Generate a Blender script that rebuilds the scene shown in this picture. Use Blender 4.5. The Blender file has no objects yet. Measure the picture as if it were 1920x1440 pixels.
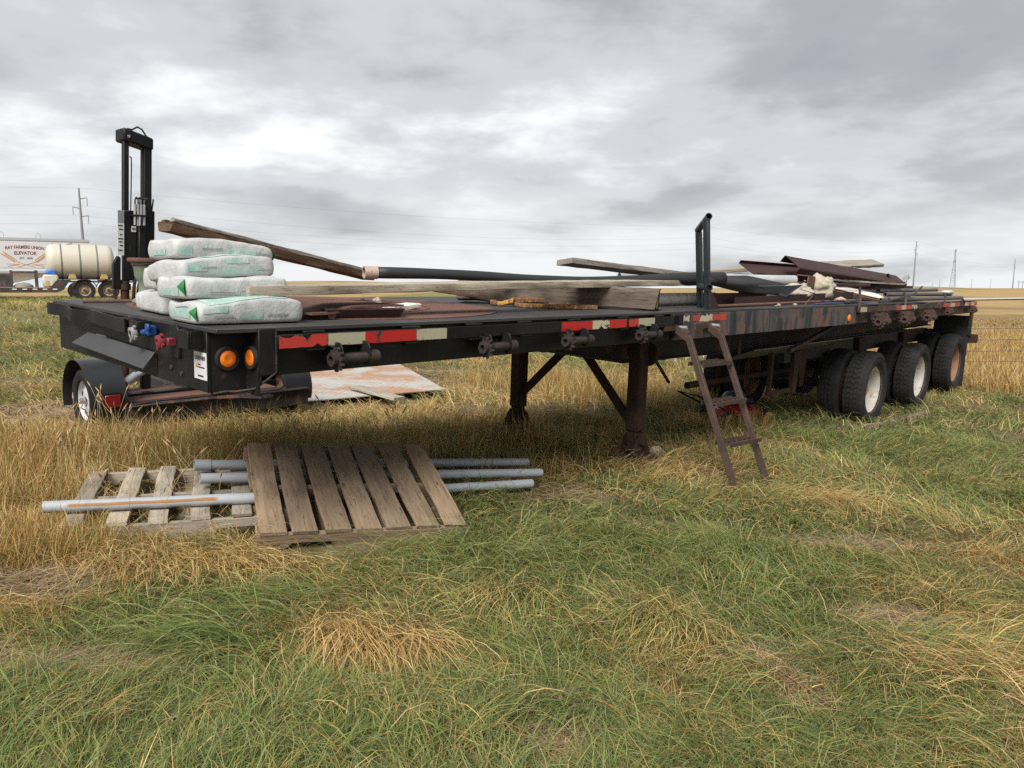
import bpy, bmesh, math, random
import numpy as np
from mathutils import Matrix, Vector, Euler, noise as mnoise

# ------------------------------------------------------------------ camera
SC = bpy.context.scene
CAM_H = 1.45
PITCH = math.atan(180 / 1400)
cd = bpy.data.cameras.new('camera'); cam = bpy.data.objects.new('camera', cd)
SC.collection.objects.link(cam); SC.camera = cam
cd.sensor_width = 36.0; cd.lens = 36.0 * 1400 / 1920
cd.clip_start = 0.05; cd.clip_end = 9000
cam.location = (0, 0, CAM_H); cam.rotation_euler = (math.pi / 2 - PITCH, 0, 0)

# ------------------------------------------------------------------ overcast sky, veiled sun
SUN_EL, SUN_AZ = math.radians(46), math.radians(200)      # azimuth clockwise from +Y
wd = bpy.data.worlds.new('World'); SC.world = wd; wd.use_nodes = True
def sky_nodes():
    nt = wd.node_tree; nt.nodes.clear()
    def N(t, **k):
        n = nt.nodes.new(t)
        for a, b in k.items(): setattr(n, a, b)
        return n
    L = nt.links.new
    out = N('ShaderNodeOutputWorld')
    sky = N('ShaderNodeTexSky', sky_type='NISHITA', sun_disc=False)
    sky.sun_elevation = SUN_EL; sky.sun_rotation = SUN_AZ; sky.dust_density = 2.0
    b1 = N('ShaderNodeBackground'); b1.inputs[1].default_value = 0.05
    L(sky.outputs[0], b1.inputs[0])
    tc = N('ShaderNodeTexCoord')
    sep = N('ShaderNodeSeparateXYZ'); L(tc.outputs['Generated'], sep.inputs[0])
    def m(op, a, b=None, clamp=False):
        n = N('ShaderNodeMath', operation=op, use_clamp=clamp)
        for i, v in enumerate((a, b)):
            if v is None: continue
            if isinstance(v, (int, float)): n.inputs[i].default_value = v
            else: L(v, n.inputs[i])
        return n.outputs[0]
    z = m('MAXIMUM', sep.outputs[2], 0.0)
    den = m('ADD', z, 0.20)
    px = m('DIVIDE', sep.outputs[0], den); py = m('DIVIDE', sep.outputs[1], den)
    cv = N('ShaderNodeCombineXYZ'); L(px, cv.inputs[0]); L(py, cv.inputs[1])
    def noise(scale, detail, rough, off, dist=0.0):
        mp = N('ShaderNodeMapping'); L(cv.outputs[0], mp.inputs[0]); mp.inputs[1].default_value = off
        n = N('ShaderNodeTexNoise'); L(mp.outputs[0], n.inputs[0])
        n.inputs['Scale'].default_value = scale; n.inputs['Detail'].default_value = detail
        n.inputs['Roughness'].default_value = rough; n.inputs['Distortion'].default_value = dist
        return n.outputs[0]
    big = noise(0.42, 2, 0.45, (8.1, -17.7, 0), 0.25)
    mid = noise(1.15, 5, 0.48, (-31.3, 0.4, 2.0), 0.2)
    fine = noise(3.3, 7, 0.60, (9.3, 2.4, 5.0), 0.15)
    v = m('ADD', m('ADD', m('MULTIPLY', big, 0.58), m('MULTIPLY', mid, 0.42)), m('MULTIPLY', fine, 0.20))
    rp = N('ShaderNodeValToRGB'); L(v, rp.inputs[0])
    e = rp.color_ramp; e.interpolation = 'EASE'
    e.elements[0].position = 0.49; e.elements[0].color = (0.100, 0.101, 0.108, 1)
    e.elements[1].position = 0.78; e.elements[1].color = (0.305, 0.307, 0.310, 1)
    k = e.elements.new(0.58); k.color = (0.126, 0.127, 0.133, 1)
    k = e.elements.new(0.67); k.color = (0.188, 0.190, 0.195, 1)
    # bright gap in the clouds low over the horizon
    hz = m('SUBTRACT', 1.0, m('DIVIDE', z, 0.15), True)
    hz = m('MULTIPLY', m('POWER', hz, 0.8), m('SUBTRACT', m('MULTIPLY', mid, 3.4), 0.75), True)
    mx = N('ShaderNodeMix', data_type='RGBA'); L(hz, mx.inputs[0]); L(rp.outputs[0], mx.inputs[6])
    mx.inputs[7].default_value = (0.258, 0.264, 0.269, 1)
    b2 = N('ShaderNodeBackground'); L(mx.outputs[2], b2.inputs[0]); b2.inputs[1].default_value = 1.0
    ms = N('ShaderNodeMixShader'); ms.inputs[0].default_value = 0.93
    L(b1.outputs[0], ms.inputs[1]); L(b2.outputs[0], ms.inputs[2]); L(ms.outputs[0], out.inputs[0])
sky_nodes()
sl = bpy.data.lights.new('sun', 'SUN'); sl.energy = 1.5; sl.angle = math.radians(34); sl.color = (1.0, 0.965, 0.91)
so = bpy.data.objects.new('sun', sl); SC.collection.objects.link(so)
sdir = Vector((math.sin(SUN_AZ) * math.cos(SUN_EL), math.cos(SUN_AZ) * math.cos(SUN_EL), math.sin(SUN_EL)))
so.rotation_euler = sdir.to_track_quat('Z', 'Y').to_euler()
SC.view_settings.view_transform = 'Standard'; SC.view_settings.look = 'None'
SC.view_settings.exposure = 1.85; SC.view_settings.gamma = 1.0
SC.render.engine = 'CYCLES'; SC.cycles.max_bounces = 6; SC.cycles.diffuse_bounces = 3
SC.cycles.use_denoising = False; SC.cycles.glossy_bounces = 2; SC.cycles.transparent_max_bounces = 6

# ------------------------------------------------------------------ frames
# T frame: x along the flatbed towards its rear, y across it (0 = near side), z = 0 on the deck
MT = Matrix(((0.68885355, -0.72410805, 0.03388686, -1.36097),
             (0.72489804, 0.68822064, -0.02958352, 3.43983),
             (-0.00189997, 0.04494323, 0.99898774, 1.26106), (0, 0, 0, 1)))
MW = Matrix.Identity(4)
_a = math.radians(31.5)
ROAD = Matrix(((math.cos(_a), -math.sin(_a), 0, -22.77), (math.sin(_a), math.cos(_a), 0, 40.08), (0, 0, 1, 0.80), (0, 0, 0, 1)))
rnd = random.Random(7)
V = Vector
COL = SC.collection

# ------------------------------------------------------------------ mesh builder
def basis(d, up=V((0, 0, 1))):
    d = V(d).normalized(); up = V(up)
    if abs(d.dot(up.normalized())) > 0.98: up = V((1, 0, 0)) if abs(d.x) < 0.9 else V((0, 1, 0))
    y = up.cross(d).normalized(); z = d.cross(y)
    return d, y, z
class G:
    def __init__(s): s.v = []; s.f = []
    def add(s, vs, fs):
        o = len(s.v); s.v += [V(p) for p in vs]; s.f += [tuple(i + o for i in f) for f in fs]; return s
    def hexa(s, p):
        return s.add(p, [(0, 3, 2, 1), (4, 5, 6, 7), (0, 1, 5, 4), (1, 2, 6, 5), (2, 3, 7, 6), (3, 0, 4, 7)])
    def box(s, a, b):
        (x0, y0, z0), (x1, y1, z1) = a, b
        return s.hexa([(x0, y0, z0), (x1, y0, z0), (x1, y1, z0), (x0, y1, z0), (x0, y0, z1), (x1, y0, z1), (x1, y1, z1), (x0, y1, z1)])
    def bar(s, p0, p1, w, h, up=(0, 0, 1)):
        p0 = V(p0); p1 = V(p1); d, y, z = basis(p1 - p0, up); y = y * (w / 2); z = z * (h / 2)
        return s.hexa([p0 - y - z, p1 - y - z, p1 + y - z, p0 + y - z, p0 - y + z, p1 - y + z, p1 + y + z, p0 + y + z])
    def cyl(s, p0, p1, r0, r1=None, n=16, cap=True):
        p0 = V(p0); p1 = V(p1); r1 = r0 if r1 is None else r1
        d, y, z = basis(p1 - p0); vs = []
        for p, r in ((p0, r0), (p1, r1)):
            for i in range(n):
                a = 2 * math.pi * i / n; vs.append(p + (y * math.cos(a) + z * math.sin(a)) * r)
        fs = [(i, (i + 1) % n, n + (i + 1) % n, n + i) for i in range(n)]
        if cap: fs += [tuple(range(n - 1, -1, -1)), tuple(range(n, 2 * n))]
        return s.add(vs, fs)
    def hollow(s, p0, p1, ro, ri, n=16):
        p0 = V(p0); p1 = V(p1); d, y, z = basis(p1 - p0); vs = []
        for p, r in ((p0, ro), (p1, ro), (p1, ri), (p0, ri)):
            for i in range(n):
                a = 2 * math.pi * i / n; vs.append(p + (y * math.cos(a) + z * math.sin(a)) * r)
        fs = []
        for k in range(4):
            a, b = k * n, ((k + 1) % 4) * n
            fs += [(a + i, a + (i + 1) % n, b + (i + 1) % n, b + i) for i in range(n)]
        return s.add(vs, fs)
    def tube(s, pts, r, n=8, flat=1.0):
        pts = [V(p) for p in pts]; rings = []; m = len(pts)
        rr = r if isinstance(r, (list, tuple)) else [r] * m
        prev = None
        for i, p in enumerate(pts):
            d = (pts[min(i + 1, m - 1)] - pts[max(i - 1, 0)])
            if prev is None: _, y, z = basis(d)
            else:
                d = d.normalized(); y = (prev - d * prev.dot(d)).normalized(); z = d.cross(y)
            prev = y
            rings.append([p + y * math.cos(2 * math.pi * k / n) * rr[i] + z * math.sin(2 * math.pi * k / n) * rr[i] * flat for k in range(n)])
        vs = [q for r_ in rings for q in r_]; fs = []
        for i in range(m - 1):
            a, b = i * n, (i + 1) * n
            fs += [(a + k, a + (k + 1) % n, b + (k + 1) % n, b + k) for k in range(n)]
        fs += [tuple(range(n - 1, -1, -1)), tuple(range((m - 1) * n, m * n))]
        return s.add(vs, fs)
    def prism(s, poly, o, ax, ay, depth):
        """flat outline poly (2d) on axes ax, ay from origin o, thickness vector depth"""
        o = V(o); ax = V(ax); ay = V(ay); dp = V(depth); n = len(poly)
        b = [o + ax * p[0] + ay * p[1] for p in poly]
        return s.add(b + [p + dp for p in b], [tuple(range(n - 1, -1, -1)), tuple(range(n, 2 * n))] + [(i, (i + 1) % n, n + (i + 1) % n, n + i) for i in range(n)])
    def lathe(s, prof, o=(0, 0, 0), axis=(0, 0, 1), n=24, close=False, cap0=True):
        o = V(o); d, y, z = basis(axis); m = len(prof); vs = []
        for r, h in prof:
            for i in range(n):
                a = 2 * math.pi * i / n; vs.append(o + d * h + (y * math.cos(a) + z * math.sin(a)) * r)
        fs = []
        for k in range(m if close else m - 1):
            a, b = k * n, ((k + 1) % m) * n
            fs += [(a + i, a + (i + 1) % n, b + (i + 1) % n, b + i) for i in range(n)]
        if not close:
            fs += ([tuple(range(n - 1, -1, -1))] if cap0 else []) + [tuple(range((m - 1) * n, m * n))]
        return s.add(vs, fs)
    def mesh(s, name, off=V((0, 0, 0)), smooth=False, bevel=0.0):
        me = bpy.data.meshes.new(name)
        me.from_pydata([tuple(p - off) for p in s.v], [], s.f)
        bm = bmesh.new(); bm.from_mesh(me)
        bmesh.ops.recalc_face_normals(bm, faces=bm.faces)
        if bevel > 0:
            es = [e for e in bm.edges if len(e.link_faces) == 2 and e.calc_face_angle(0) > 0.6]
            if es: bmesh.ops.bevel(bm, geom=es, offset=bevel, segments=1, affect='EDGES', profile=0.5, clamp_overlap=True)
        bm.to_mesh(me); bm.free()
        if smooth:
            me.shade_smooth() if smooth is True else None
            if smooth == 'auto':
                for p in me.polygons: p.use_smooth = True
                try: me.set_sharp_from_angle(angle=math.radians(38))
                except Exception: pass
        return me
class Thing:
    """an Empty at the thing's base in one of the frames; parts get built in frame coordinates"""
    def __init__(s, name, label, cat, base, frame=MT, group=None):
        s.base = V(base); s.F = frame
        s.o = bpy.data.objects.new(name, None); s.o.empty_display_size = 0.2
        COL.objects.link(s.o); s.o.matrix_world = frame @ Matrix.Translation(s.base)
        tag(s.o, label, cat, group)
    def part(s, name, g, mat, parent=None, smooth='auto', bevel=0.0, label=None):
        me = g.mesh(name, s.base, smooth, bevel); me.materials.append(mat)
        o = bpy.data.objects.new(name, me); COL.objects.link(o); o.parent = parent or s.o
        if label: o['label'] = label
        return o
    def put(s, name, me, mat, M, parent=None):
        """a part from ready mesh data, placed by matrix M given in frame coordinates"""
        if mat is not None and not me.materials: me.materials.append(mat)
        o = bpy.data.objects.new(name, me); COL.objects.link(o); o.parent = s.o
        o.matrix_local = Matrix.Translation(-s.base) @ M
        if parent is not None:
            o.parent = parent; o.matrix_local = parent.matrix_local.inverted() @ Matrix.Translation(-s.base) @ M
        return o
def tag(o, label, cat=None, group=None, kind=None):
    o['label'] = label
    if cat: o['category'] = cat
    if group: o['group'] = group
    if kind: o['kind'] = kind
    return o
def single(name, g, mat, label, cat, base, frame=MT, group=None, smooth='auto', bevel=0.0, kind=None):
    base = V(base); me = g.mesh(name, base, smooth, bevel); me.materials.append(mat)
    o = bpy.data.objects.new(name, me); COL.objects.link(o); o.matrix_world = frame @ Matrix.Translation(base)
    return tag(o, label, cat, group, kind)
def axis_matrix(p0, p1, up=(0, 0, 1)):
    d, y, z = basis(V(p1) - V(p0), up)
    M = Matrix((d, y, z)).transposed().to_4x4(); M.translation = V(p0); return M
def plank_mesh(name, L, w, h, seed=0, seg=14, warp=0.004, chip=0.003, taper=0.0, cham=0.004, bow=0.0):
    """a board lying along local x, centred on y and z, with worn edges and a slight warp"""
    r = random.Random(seed); ph = r.random() * 9; g = G(); n = 8; vs = []
    for i in range(seg + 1):
        t = i / seg; x = t * L
        ww = w / 2 * (1 - taper * t); hh = h / 2
        cy = warp * math.sin(t * 4 + ph); cz = warp * math.sin(t * 3 + ph * 2) + bow * 4 * t * (1 - t)
        c = cham
        ring = [(-ww + c, -hh), (ww - c, -hh), (ww, -hh + c), (ww, hh - c), (ww - c, hh), (-ww + c, hh), (-ww, hh - c), (-ww, -hh + c)]
        jx = [0] * 8
        if i in (0, seg): jx = [r.uniform(-1, 1) * chip * 2 for _ in range(8)]
        for k, (a, b) in enumerate(ring):
            vs.append(V((x + jx[k], cy + a + r.uniform(-chip, chip), cz + b + r.uniform(-chip, chip) * 0.6)))
    fs = []
    for i in range(seg):
        a, b = i * n, (i + 1) * n
        fs += [(a + k, a + (k + 1) % n, b + (k + 1) % n, b + k) for k in range(n)]
    fs += [tuple(range(n - 1, -1, -1)), tuple(range(seg * n, seg * n + n))]
    g.add(vs, fs)
    return g.mesh(name, smooth='auto')
def beam_thing(name, me, mat, label, cat, p0, p1, up=(0, 0, 1), frame=MT, group=None):
    if not me.materials: me.materials.append(mat)
    o = bpy.data.objects.new(name, me); COL.objects.link(o); o.matrix_world = frame @ axis_matrix(p0, p1, up)
    return tag(o, label, cat, group)
def text_polys(body, size, align='CENTER', bold=0.0):
    cu = bpy.data.curves.new('lettering', 'FONT'); cu.body = body; cu.size = size; cu.align_x = align; cu.resolution_u = 2; cu.offset = bold * size
    ob = bpy.data.objects.new('lettering', cu); COL.objects.link(ob)
    dg = bpy.context.evaluated_depsgraph_get(); dg.update()
    me = bpy.data.meshes.new_from_object(ob.evaluated_get(dg))
    vs = [v.co.copy() for v in me.vertices]; fs = [tuple(p.vertices) for p in me.polygons]
    bpy.data.objects.remove(ob); bpy.data.curves.remove(cu); bpy.data.meshes.remove(me)
    return vs, fs
def text_on(g, body, size, o, ax, ay, align='CENTER', xs=1.0, bend=None, bold=0.0):
    vs, fs = text_polys(body, size, align, bold); o = V(o); ax = V(ax); ay = V(ay)
    pts = []
    for v in vs:
        x, y = v.x * xs, v.y
        if bend: y += bend * x * x
        pts.append(o + ax * x + ay * y)
    return g.add(pts, fs)

# ------------------------------------------------------------------ materials
MATS = {}
class NB:
    def __init__(s, name):
        s.m = bpy.data.materials.new(name); s.m.use_nodes = True; s.nt = s.m.node_tree
        s.p = s.nt.nodes['Principled BSDF']; s.out = s.nt.nodes['Material Output']; s.tc = None
        MATS[name] = s.m
    def n(s, t, **k):
        x = s.nt.nodes.new(t)
        for a, b in k.items(): setattr(x, a, b)
        return x
    def l(s, a, b): s.nt.links.new(a, b)
    def setv(s, sock, v):
        if isinstance(v, (int, float)): sock.default_value = v
        elif isinstance(v, (tuple, list)): sock.default_value = v if len(v) == 4 or sock.type == 'VECTOR' else (*v, 1)
        else: s.l(v, sock)
    def coord(s, scale=(1, 1, 1), kind='Object', rand=True, off=(0, 0, 0)):
        if s.tc is None:
            s.tc = s.n('ShaderNodeTexCoord'); s.oi = s.n('ShaderNodeObjectInfo'); s.geo = s.n('ShaderNodeNewGeometry')
        src = s.geo.outputs['Position'] if kind == 'World' else s.tc.outputs[kind]
        if rand:
            a = s.n('ShaderNodeVectorMath', operation='ADD'); s.l(src, a.inputs[0])
            mu = s.n('ShaderNodeMath', operation='MULTIPLY'); s.l(s.oi.outputs['Random'], mu.inputs[0]); mu.inputs[1].default_value = 37.0
            s.l(mu.outputs[0], a.inputs[1]); src = a.outputs[0]
        mp = s.n('ShaderNodeMapping'); s.l(src, mp.inputs[0]); mp.inputs[3].default_value = scale; mp.inputs[1].default_value = off
        return mp.outputs[0]
    def noise(s, c, scale, detail=5, rough=0.55, dist=0.0):
        x = s.n('ShaderNodeTexNoise'); s.l(c, x.inputs['Vector']); x.inputs['Scale'].default_value = scale
        x.inputs['Detail'].default_value = detail; x.inputs['Roughness'].default_value = rough; x.inputs['Distortion'].default_value = dist
        return x.outputs[0]
    def voro(s, c, scale, feature='F1'):
        x = s.n('ShaderNodeTexVoronoi', feature=feature); s.l(c, x.inputs['Vector']); x.inputs['Scale'].default_value = scale
        return x.outputs[0]
    def ramp(s, f, stops, interp='LINEAR'):
        x = s.n('ShaderNodeValToRGB'); s.l(f, x.inputs[0]); e = x.color_ramp; e.interpolation = interp
        while len(e.elements) < len(stops): e.elements.new(0.5)
        for q, (p, c) in zip(e.elements, stops):
            q.position = p; c = (c, c, c) if isinstance(c, (int, float)) else c; q.color = (*c, 1)
        return x.outputs[0]
    def mix(s, f, a, b, blend='MIX'):
        x = s.n('ShaderNodeMix', data_type='RGBA', blend_type=blend); s.setv(x.inputs[0], f); s.setv(x.inputs[6], a); s.setv(x.inputs[7], b)
        return x.outputs[2]
    def math(s, op, a, b=0.0, clamp=False):
        x = s.n('ShaderNodeMath', operation=op, use_clamp=clamp); s.setv(x.inputs[0], a); s.setv(x.inputs[1], b); return x.outputs[0]
    def bump(s, h, strength=0.4, dist=0.005):
        x = s.n('ShaderNodeBump'); x.inputs['Strength'].default_value = strength; x.inputs['Distance'].default_value = dist
        s.l(h, x.inputs['Height']); s.l(x.outputs[0], s.p.inputs['Normal'])
    def fin(s, col, rough=0.6, metal=0.0, spec=0.4):
        s.setv(s.p.inputs['Base Color'], col); s.setv(s.p.inputs['Roughness'], rough); s.setv(s.p.inputs['Metallic'], metal)
        s.p.inputs['Specular IOR Level'].default_value = spec
        return s.m
def worn_paint(name, base, rust=(0.10, 0.045, 0.028), dust=(0.20, 0.18, 0.16), rust_amt=0.35, dust_amt=0.35, rough=0.5, scale=3.0, spec=0.4):
    b = NB(name); c = b.coord()
    n1 = b.noise(c, scale, 7, 0.6); n2 = b.noise(c, scale * 4.5, 8, 0.7, 0.4); n3 = b.noise(c, scale * 22, 4, 0.6)
    col = b.mix(b.ramp(n1, [(0.35, 0), (0.8, dust_amt)]), base, dust)
    col = b.mix(b.ramp(n3, [(0.62, 0.0), (0.80, dust_amt)]), col, dust)
    st = b.noise(b.coord((13, 13, 1.1)), 2.2, 5, 0.6); col = b.mix(b.ramp(st, [(0.58, 0), (0.74, 0.5 * dust_amt + 0.25 * rust_amt)]), col, tuple(0.5 * q + 0.5 * d for q, d in zip(rust, dust)))
    rf = b.ramp(b.math('ADD', b.math('MULTIPLY', n1, 0.45), b.math('MULTIPLY', n2, 0.6)), [(0.66 - rust_amt * 0.25, 0), (0.72 - rust_amt * 0.22, 1)])
    col = b.mix(rf, col, b.mix(n2, rust, tuple(min(1, q * 2.0) for q in rust)))
    sc1 = b.noise(b.coord((3, 3, 55)), 2.0, 3, 0.5); sc2 = b.noise(b.coord((45, 45, 4)), 2.0, 3, 0.5)
    scr = b.math('MAXIMUM', b.ramp(sc1, [(0.70, 0), (0.73, 0.45)]), b.ramp(sc2, [(0.70, 0), (0.73, 0.45)])); col = b.mix(b.math('MULTIPLY', scr, min(1.0, dust_amt * 4)), col, dust)
    b.bump(b.math('ADD', b.math('ADD', n2, b.math('MULTIPLY', n1, 2.5)), b.math('MULTIPLY', n3, 0.3)), 0.3, 0.006)
    return b.fin(col, b.mix(rf, (rough,) * 3, (0.9,) * 3), 0, spec)
def rusty(name, a, c2, c3, scale=5.0, rough=0.85, spec=0.25):
    b = NB(name); c = b.coord(); n1 = b.noise(c, scale, 8, 0.65, 0.3); n2 = b.noise(c, scale * 9, 6, 0.7)
    col = b.mix(b.ramp(n1, [(0.35, 0), (0.65, 1)]), a, c2); col = b.mix(b.ramp(n2, [(0.5, 0), (0.75, 0.6)]), col, c3)
    b.bump(b.math('ADD', n1, n2), 0.35, 0.003); return b.fin(col, rough, 0, spec)
def wood(name, light, dark, deep, scale=1.0, rough=0.9, blotch=0.5, moss=None):
    b = NB(name); c = b.coord((1.2 * scale, 16 * scale, 16 * scale)); cb = b.coord((1, 3, 3))
    g1 = b.noise(c, 2.2, 8, 0.7, 0.9); g2 = b.noise(c, 7.0, 6, 0.7, 0.3); bl = b.noise(cb, 2.5, 5, 0.6)
    col = b.mix(b.ramp(g1, [(0.34, 0), (0.66, 1)]), dark, light)
    col = b.mix(b.math('MULTIPLY', b.ramp(bl, [(0.4, 0), (0.75, 1)]), blotch), col, dark)
    ck = b.ramp(g2, [(0.60, 0), (0.72, 1)]); col = b.mix(ck, col, deep)
    kn = b.ramp(b.voro(b.coord((2.6, 6, 6)), 1.4), [(0.05, 1), (0.13, 0)]); col = b.mix(b.math('MULTIPLY', kn, 0.6), col, deep)
    if moss: col = b.mix(b.ramp(b.noise(cb, 9, 6, 0.7), [(0.5, 0), (0.66, 0.7)]), col, moss)
    col = b.mix(1.0, col, b.ramp(b.oi.outputs['Random'], [(0.0, (0.74, 0.74, 0.76)), (1.0, (1.18, 1.15, 1.1))]), 'MULTIPLY')
    b.bump(b.math('SUBTRACT', g1, ck), 0.8, 0.008); return b.fin(col, rough, 0, 0.15)
def plain(name, col, rough=0.6, metal=0.0, var=0.15, scale=8.0, bump=0.1, spec=0.4):
    b = NB(name); c = b.coord(); n = b.noise(c, scale, 6, 0.6)
    lo = tuple(q * (1 - var) for q in col); hi = tuple(min(1, q * (1 + var)) for q in col)
    b.bump(n, bump, 0.003); return b.fin(b.mix(n, lo, hi), rough, metal, spec)

BLACK = worn_paint('black_paint', (0.0055, 0.006, 0.0068), rust=(0.05,0.025,0.017), dust=(0.10,0.095,0.09), rust_amt=0.16, dust_amt=0.14, rough=0.5, spec=0.22)
BLACK2 = worn_paint('black_paint_rusted', (0.012, 0.012, 0.013), rust=(0.085, 0.04, 0.028), rust_amt=0.52, dust_amt=0.2, rough=0.6, scale=5)
UNDER = worn_paint('frame_paint', (0.022, 0.020, 0.020), rust=(0.075, 0.040, 0.028), rust_amt=0.45, dust_amt=0.1, rough=0.75, scale=3)
LEGM = rusty('leg_steel', (0.058, 0.030, 0.022), (0.022, 0.017, 0.016), (0.10, 0.050, 0.03), 4, 0.8, 0.15)
WINCHM = rusty('winch_steel', (0.085, 0.045, 0.035), (0.035, 0.028, 0.028), (0.16, 0.09, 0.07), 14)
WINCHB = rusty('winch_black', (0.045, 0.033, 0.03), (0.022, 0.020, 0.02), (0.10, 0.065, 0.055), 14, 0.6)
RUST = rusty('rust_plate', (0.155, 0.080, 0.060), (0.105, 0.056, 0.044), (0.21, 0.125, 0.095), 3)
STEEL = rusty('primed_steel', (0.055, 0.028, 0.025), (0.040, 0.022, 0.021), (0.08, 0.045, 0.036), 2.2, 0.65, 0.25)
LADDER = rusty('ladder_steel', (0.080, 0.048, 0.037), (0.045, 0.033, 0.029), (0.15, 0.105, 0.085), 9, 0.7, 0.2)
GREY_WOOD = wood('grey_wood', (0.40, 0.37, 0.32), (0.22, 0.19, 0.16), (0.075, 0.062, 0.05))
PALE_WOOD = wood('pale_wood', (0.43, 0.385, 0.31), (0.27, 0.23, 0.18), (0.12, 0.09, 0.07))
PALLET_WOOD = wood('pallet_wood', (0.33, 0.25, 0.17), (0.19, 0.138, 0.095), (0.045, 0.032, 0.025))
PALLET_GREY = wood('pallet_grey_wood', (0.46, 0.41, 0.34), (0.29, 0.25, 0.20), (0.10, 0.08, 0.065))
DARK_WOOD = wood('dark_wood', (0.15, 0.095, 0.062), (0.075, 0.047, 0.032), (0.03, 0.02, 0.016))
TIMBER = wood('old_timber', (0.17, 0.14, 0.115), (0.075, 0.06, 0.048), (0.014, 0.012, 0.010), 0.62, moss=None)
MOSSY = wood('mossy_endgrain', (0.13, 0.115, 0.06), (0.06, 0.055, 0.03), (0.02, 0.018, 0.012), 1, moss=(0.12, 0.12, 0.03))
def deck_mat():
    b = NB('deck_paint'); c = b.coord(rand=False)
    n1 = b.noise(c, 1.3, 7, 0.6, 0.3); n2 = b.noise(c, 9, 7, 0.7); n3 = b.noise(c, 60, 4, 0.6)
    sx = b.n('ShaderNodeSeparateXYZ'); b.l(c, sx.inputs[0])
    col = b.mix(b.ramp(n1, [(0.35, 0), (0.7, 1)]), (0.028, 0.028, 0.029), (0.065, 0.061, 0.058))
    back = b.ramp(b.math('ADD', b.math('DIVIDE', sx.outputs[0], 10.0), b.math('MULTIPLY', n1, 0.06)), [(0.43, 0), (0.47, 1)])
    old = b.mix(b.ramp(n2, [(0.35, 0), (0.65, 1)]), (0.21, 0.125, 0.10), (0.25, 0.19, 0.155))
    col = b.mix(back, col, old)
    col = b.mix(b.ramp(n2, [(0.60, 0), (0.70, 0.8)]), col, (0.14, 0.08, 0.06))
    b.bump(b.math('ADD', n2, b.math('MULTIPLY', n3, 0.5)), 0.3, 0.003); return b.fin(col, 0.62, 0, 0.4)
DECK = deck_mat()
def old_side_mat():
    b = NB('weathered_side_paint'); c = b.coord((3.2, 3.2, 0.5), rand=False); cc = b.coord(rand=False)
    s1 = b.noise(c, 2.4, 7, 0.6, 0.2); s2 = b.noise(c, 9, 6, 0.65); n2 = b.noise(cc, 6, 8, 0.7, 0.3)
    col = b.mix(b.ramp(s1, [(0.36, 0), (0.58, 1)]), (0.03, 0.032, 0.035), (0.10, 0.111, 0.122))
    col = b.mix(b.ramp(s2, [(0.46, 0), (0.62, 0.85)]), col, (0.022, 0.022, 0.024))
    r = b.ramp(b.math('ADD', b.math('MULTIPLY', s1, 0.5), b.math('MULTIPLY', n2, 0.55)), [(0.52, 0), (0.58, 1)])
    col = b.mix(r, col, b.mix(n2, (0.09, 0.046, 0.034), (0.18, 0.11, 0.085)))
    b.bump(n2, 0.3, 0.003); return b.fin(col, 0.72, 0, 0.3)
OLDSIDE = old_side_mat()
def tape_mat(name, col, wear):
    b = NB(name); c = b.coord(rand=False); n = b.noise(c, 26, 7, 0.7); n1 = b.noise(c, 4, 5, 0.6)
    v = b.voro(b.coord((1, 1, 1), rand=False), 130)
    cc = b.mix(b.ramp(v, [(0.1, 0), (0.6, 0.22)]), col, tuple(q * 0.6 for q in col))
    f = b.ramp(b.math('ADD', b.math('MULTIPLY', n, 0.6), b.math('MULTIPLY', n1, 0.4)), [(0.62 - wear * 0.12, 0), (0.64 - wear * 0.12, 1)])
    cc = b.mix(f, cc, (0.04, 0.036, 0.034)); b.bump(v, 0.2, 0.001)
    return b.fin(cc, 0.38, 0, 0.5)
RED_TAPE = tape_mat('red_reflective_tape', (0.48, 0.014, 0.012), 0.25); WHITE_TAPE = tape_mat('white_reflective_tape', (0.43, 0.405, 0.285), 0.2)
RED_OLD = tape_mat('red_tape_worn', (0.50, 0.04, 0.03), 0.7); WHITE_OLD = tape_mat('white_tape_worn', (0.52, 0.48, 0.33), 0.6)
def rubber_mat():
    b = NB('tyre_rubber'); c = b.coord(); n = b.noise(c, 5, 6, 0.6); n2 = b.noise(c, 60, 4, 0.6)
    b.bump(n2, 0.15, 0.002)
    col = b.mix(b.ramp(n, [(0.3, 0), (0.75, 1)]), (0.014, 0.014, 0.015), (0.034, 0.034, 0.034))
    col = b.mix(b.ramp(n2, [(0.66, 0), (0.8, 0.4)]), col, (0.07, 0.066, 0.06)); return b.fin(col, 0.82, 0, 0.2)
RUBBER = rubber_mat()
RIM_WHITE = worn_paint('white_rim_paint', (0.47, 0.46, 0.42), rust=(0.22, 0.10, 0.045), dust=(0.45, 0.40, 0.32), rust_amt=0.36, dust_amt=0.4, rough=0.5, scale=6)
RIM_RUST = worn_paint('rusty_rim_paint', (0.24, 0.12, 0.07), rust=(0.16, 0.075, 0.04), dust=(0.42, 0.33, 0.26), rust_amt=0.6, dust_amt=0.5, rough=0.8, scale=6)
WHITE_WHEEL = plain('white_wheel_paint', (0.50, 0.51, 0.52), 0.4, var=0.06)
AMBER = plain('amber_lens', (0.85, 0.20, 0.012), 0.25, var=0.2, scale=60, bump=0.5, spec=0.6)
RED_LENS = plain('red_lens', (0.20, 0.008, 0.010), 0.25, var=0.3, scale=60, bump=0.5, spec=0.6)
BLUE = plain('blue_paint', (0.015, 0.06, 0.22), 0.45, var=0.2)
RED_PAINT = plain('faded_red_paint', (0.17, 0.025, 0.032), 0.5, var=0.35, scale=20)
ALU = plain('cast_aluminium', (0.42, 0.42, 0.42), 0.45, 0.7, var=0.2)
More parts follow.
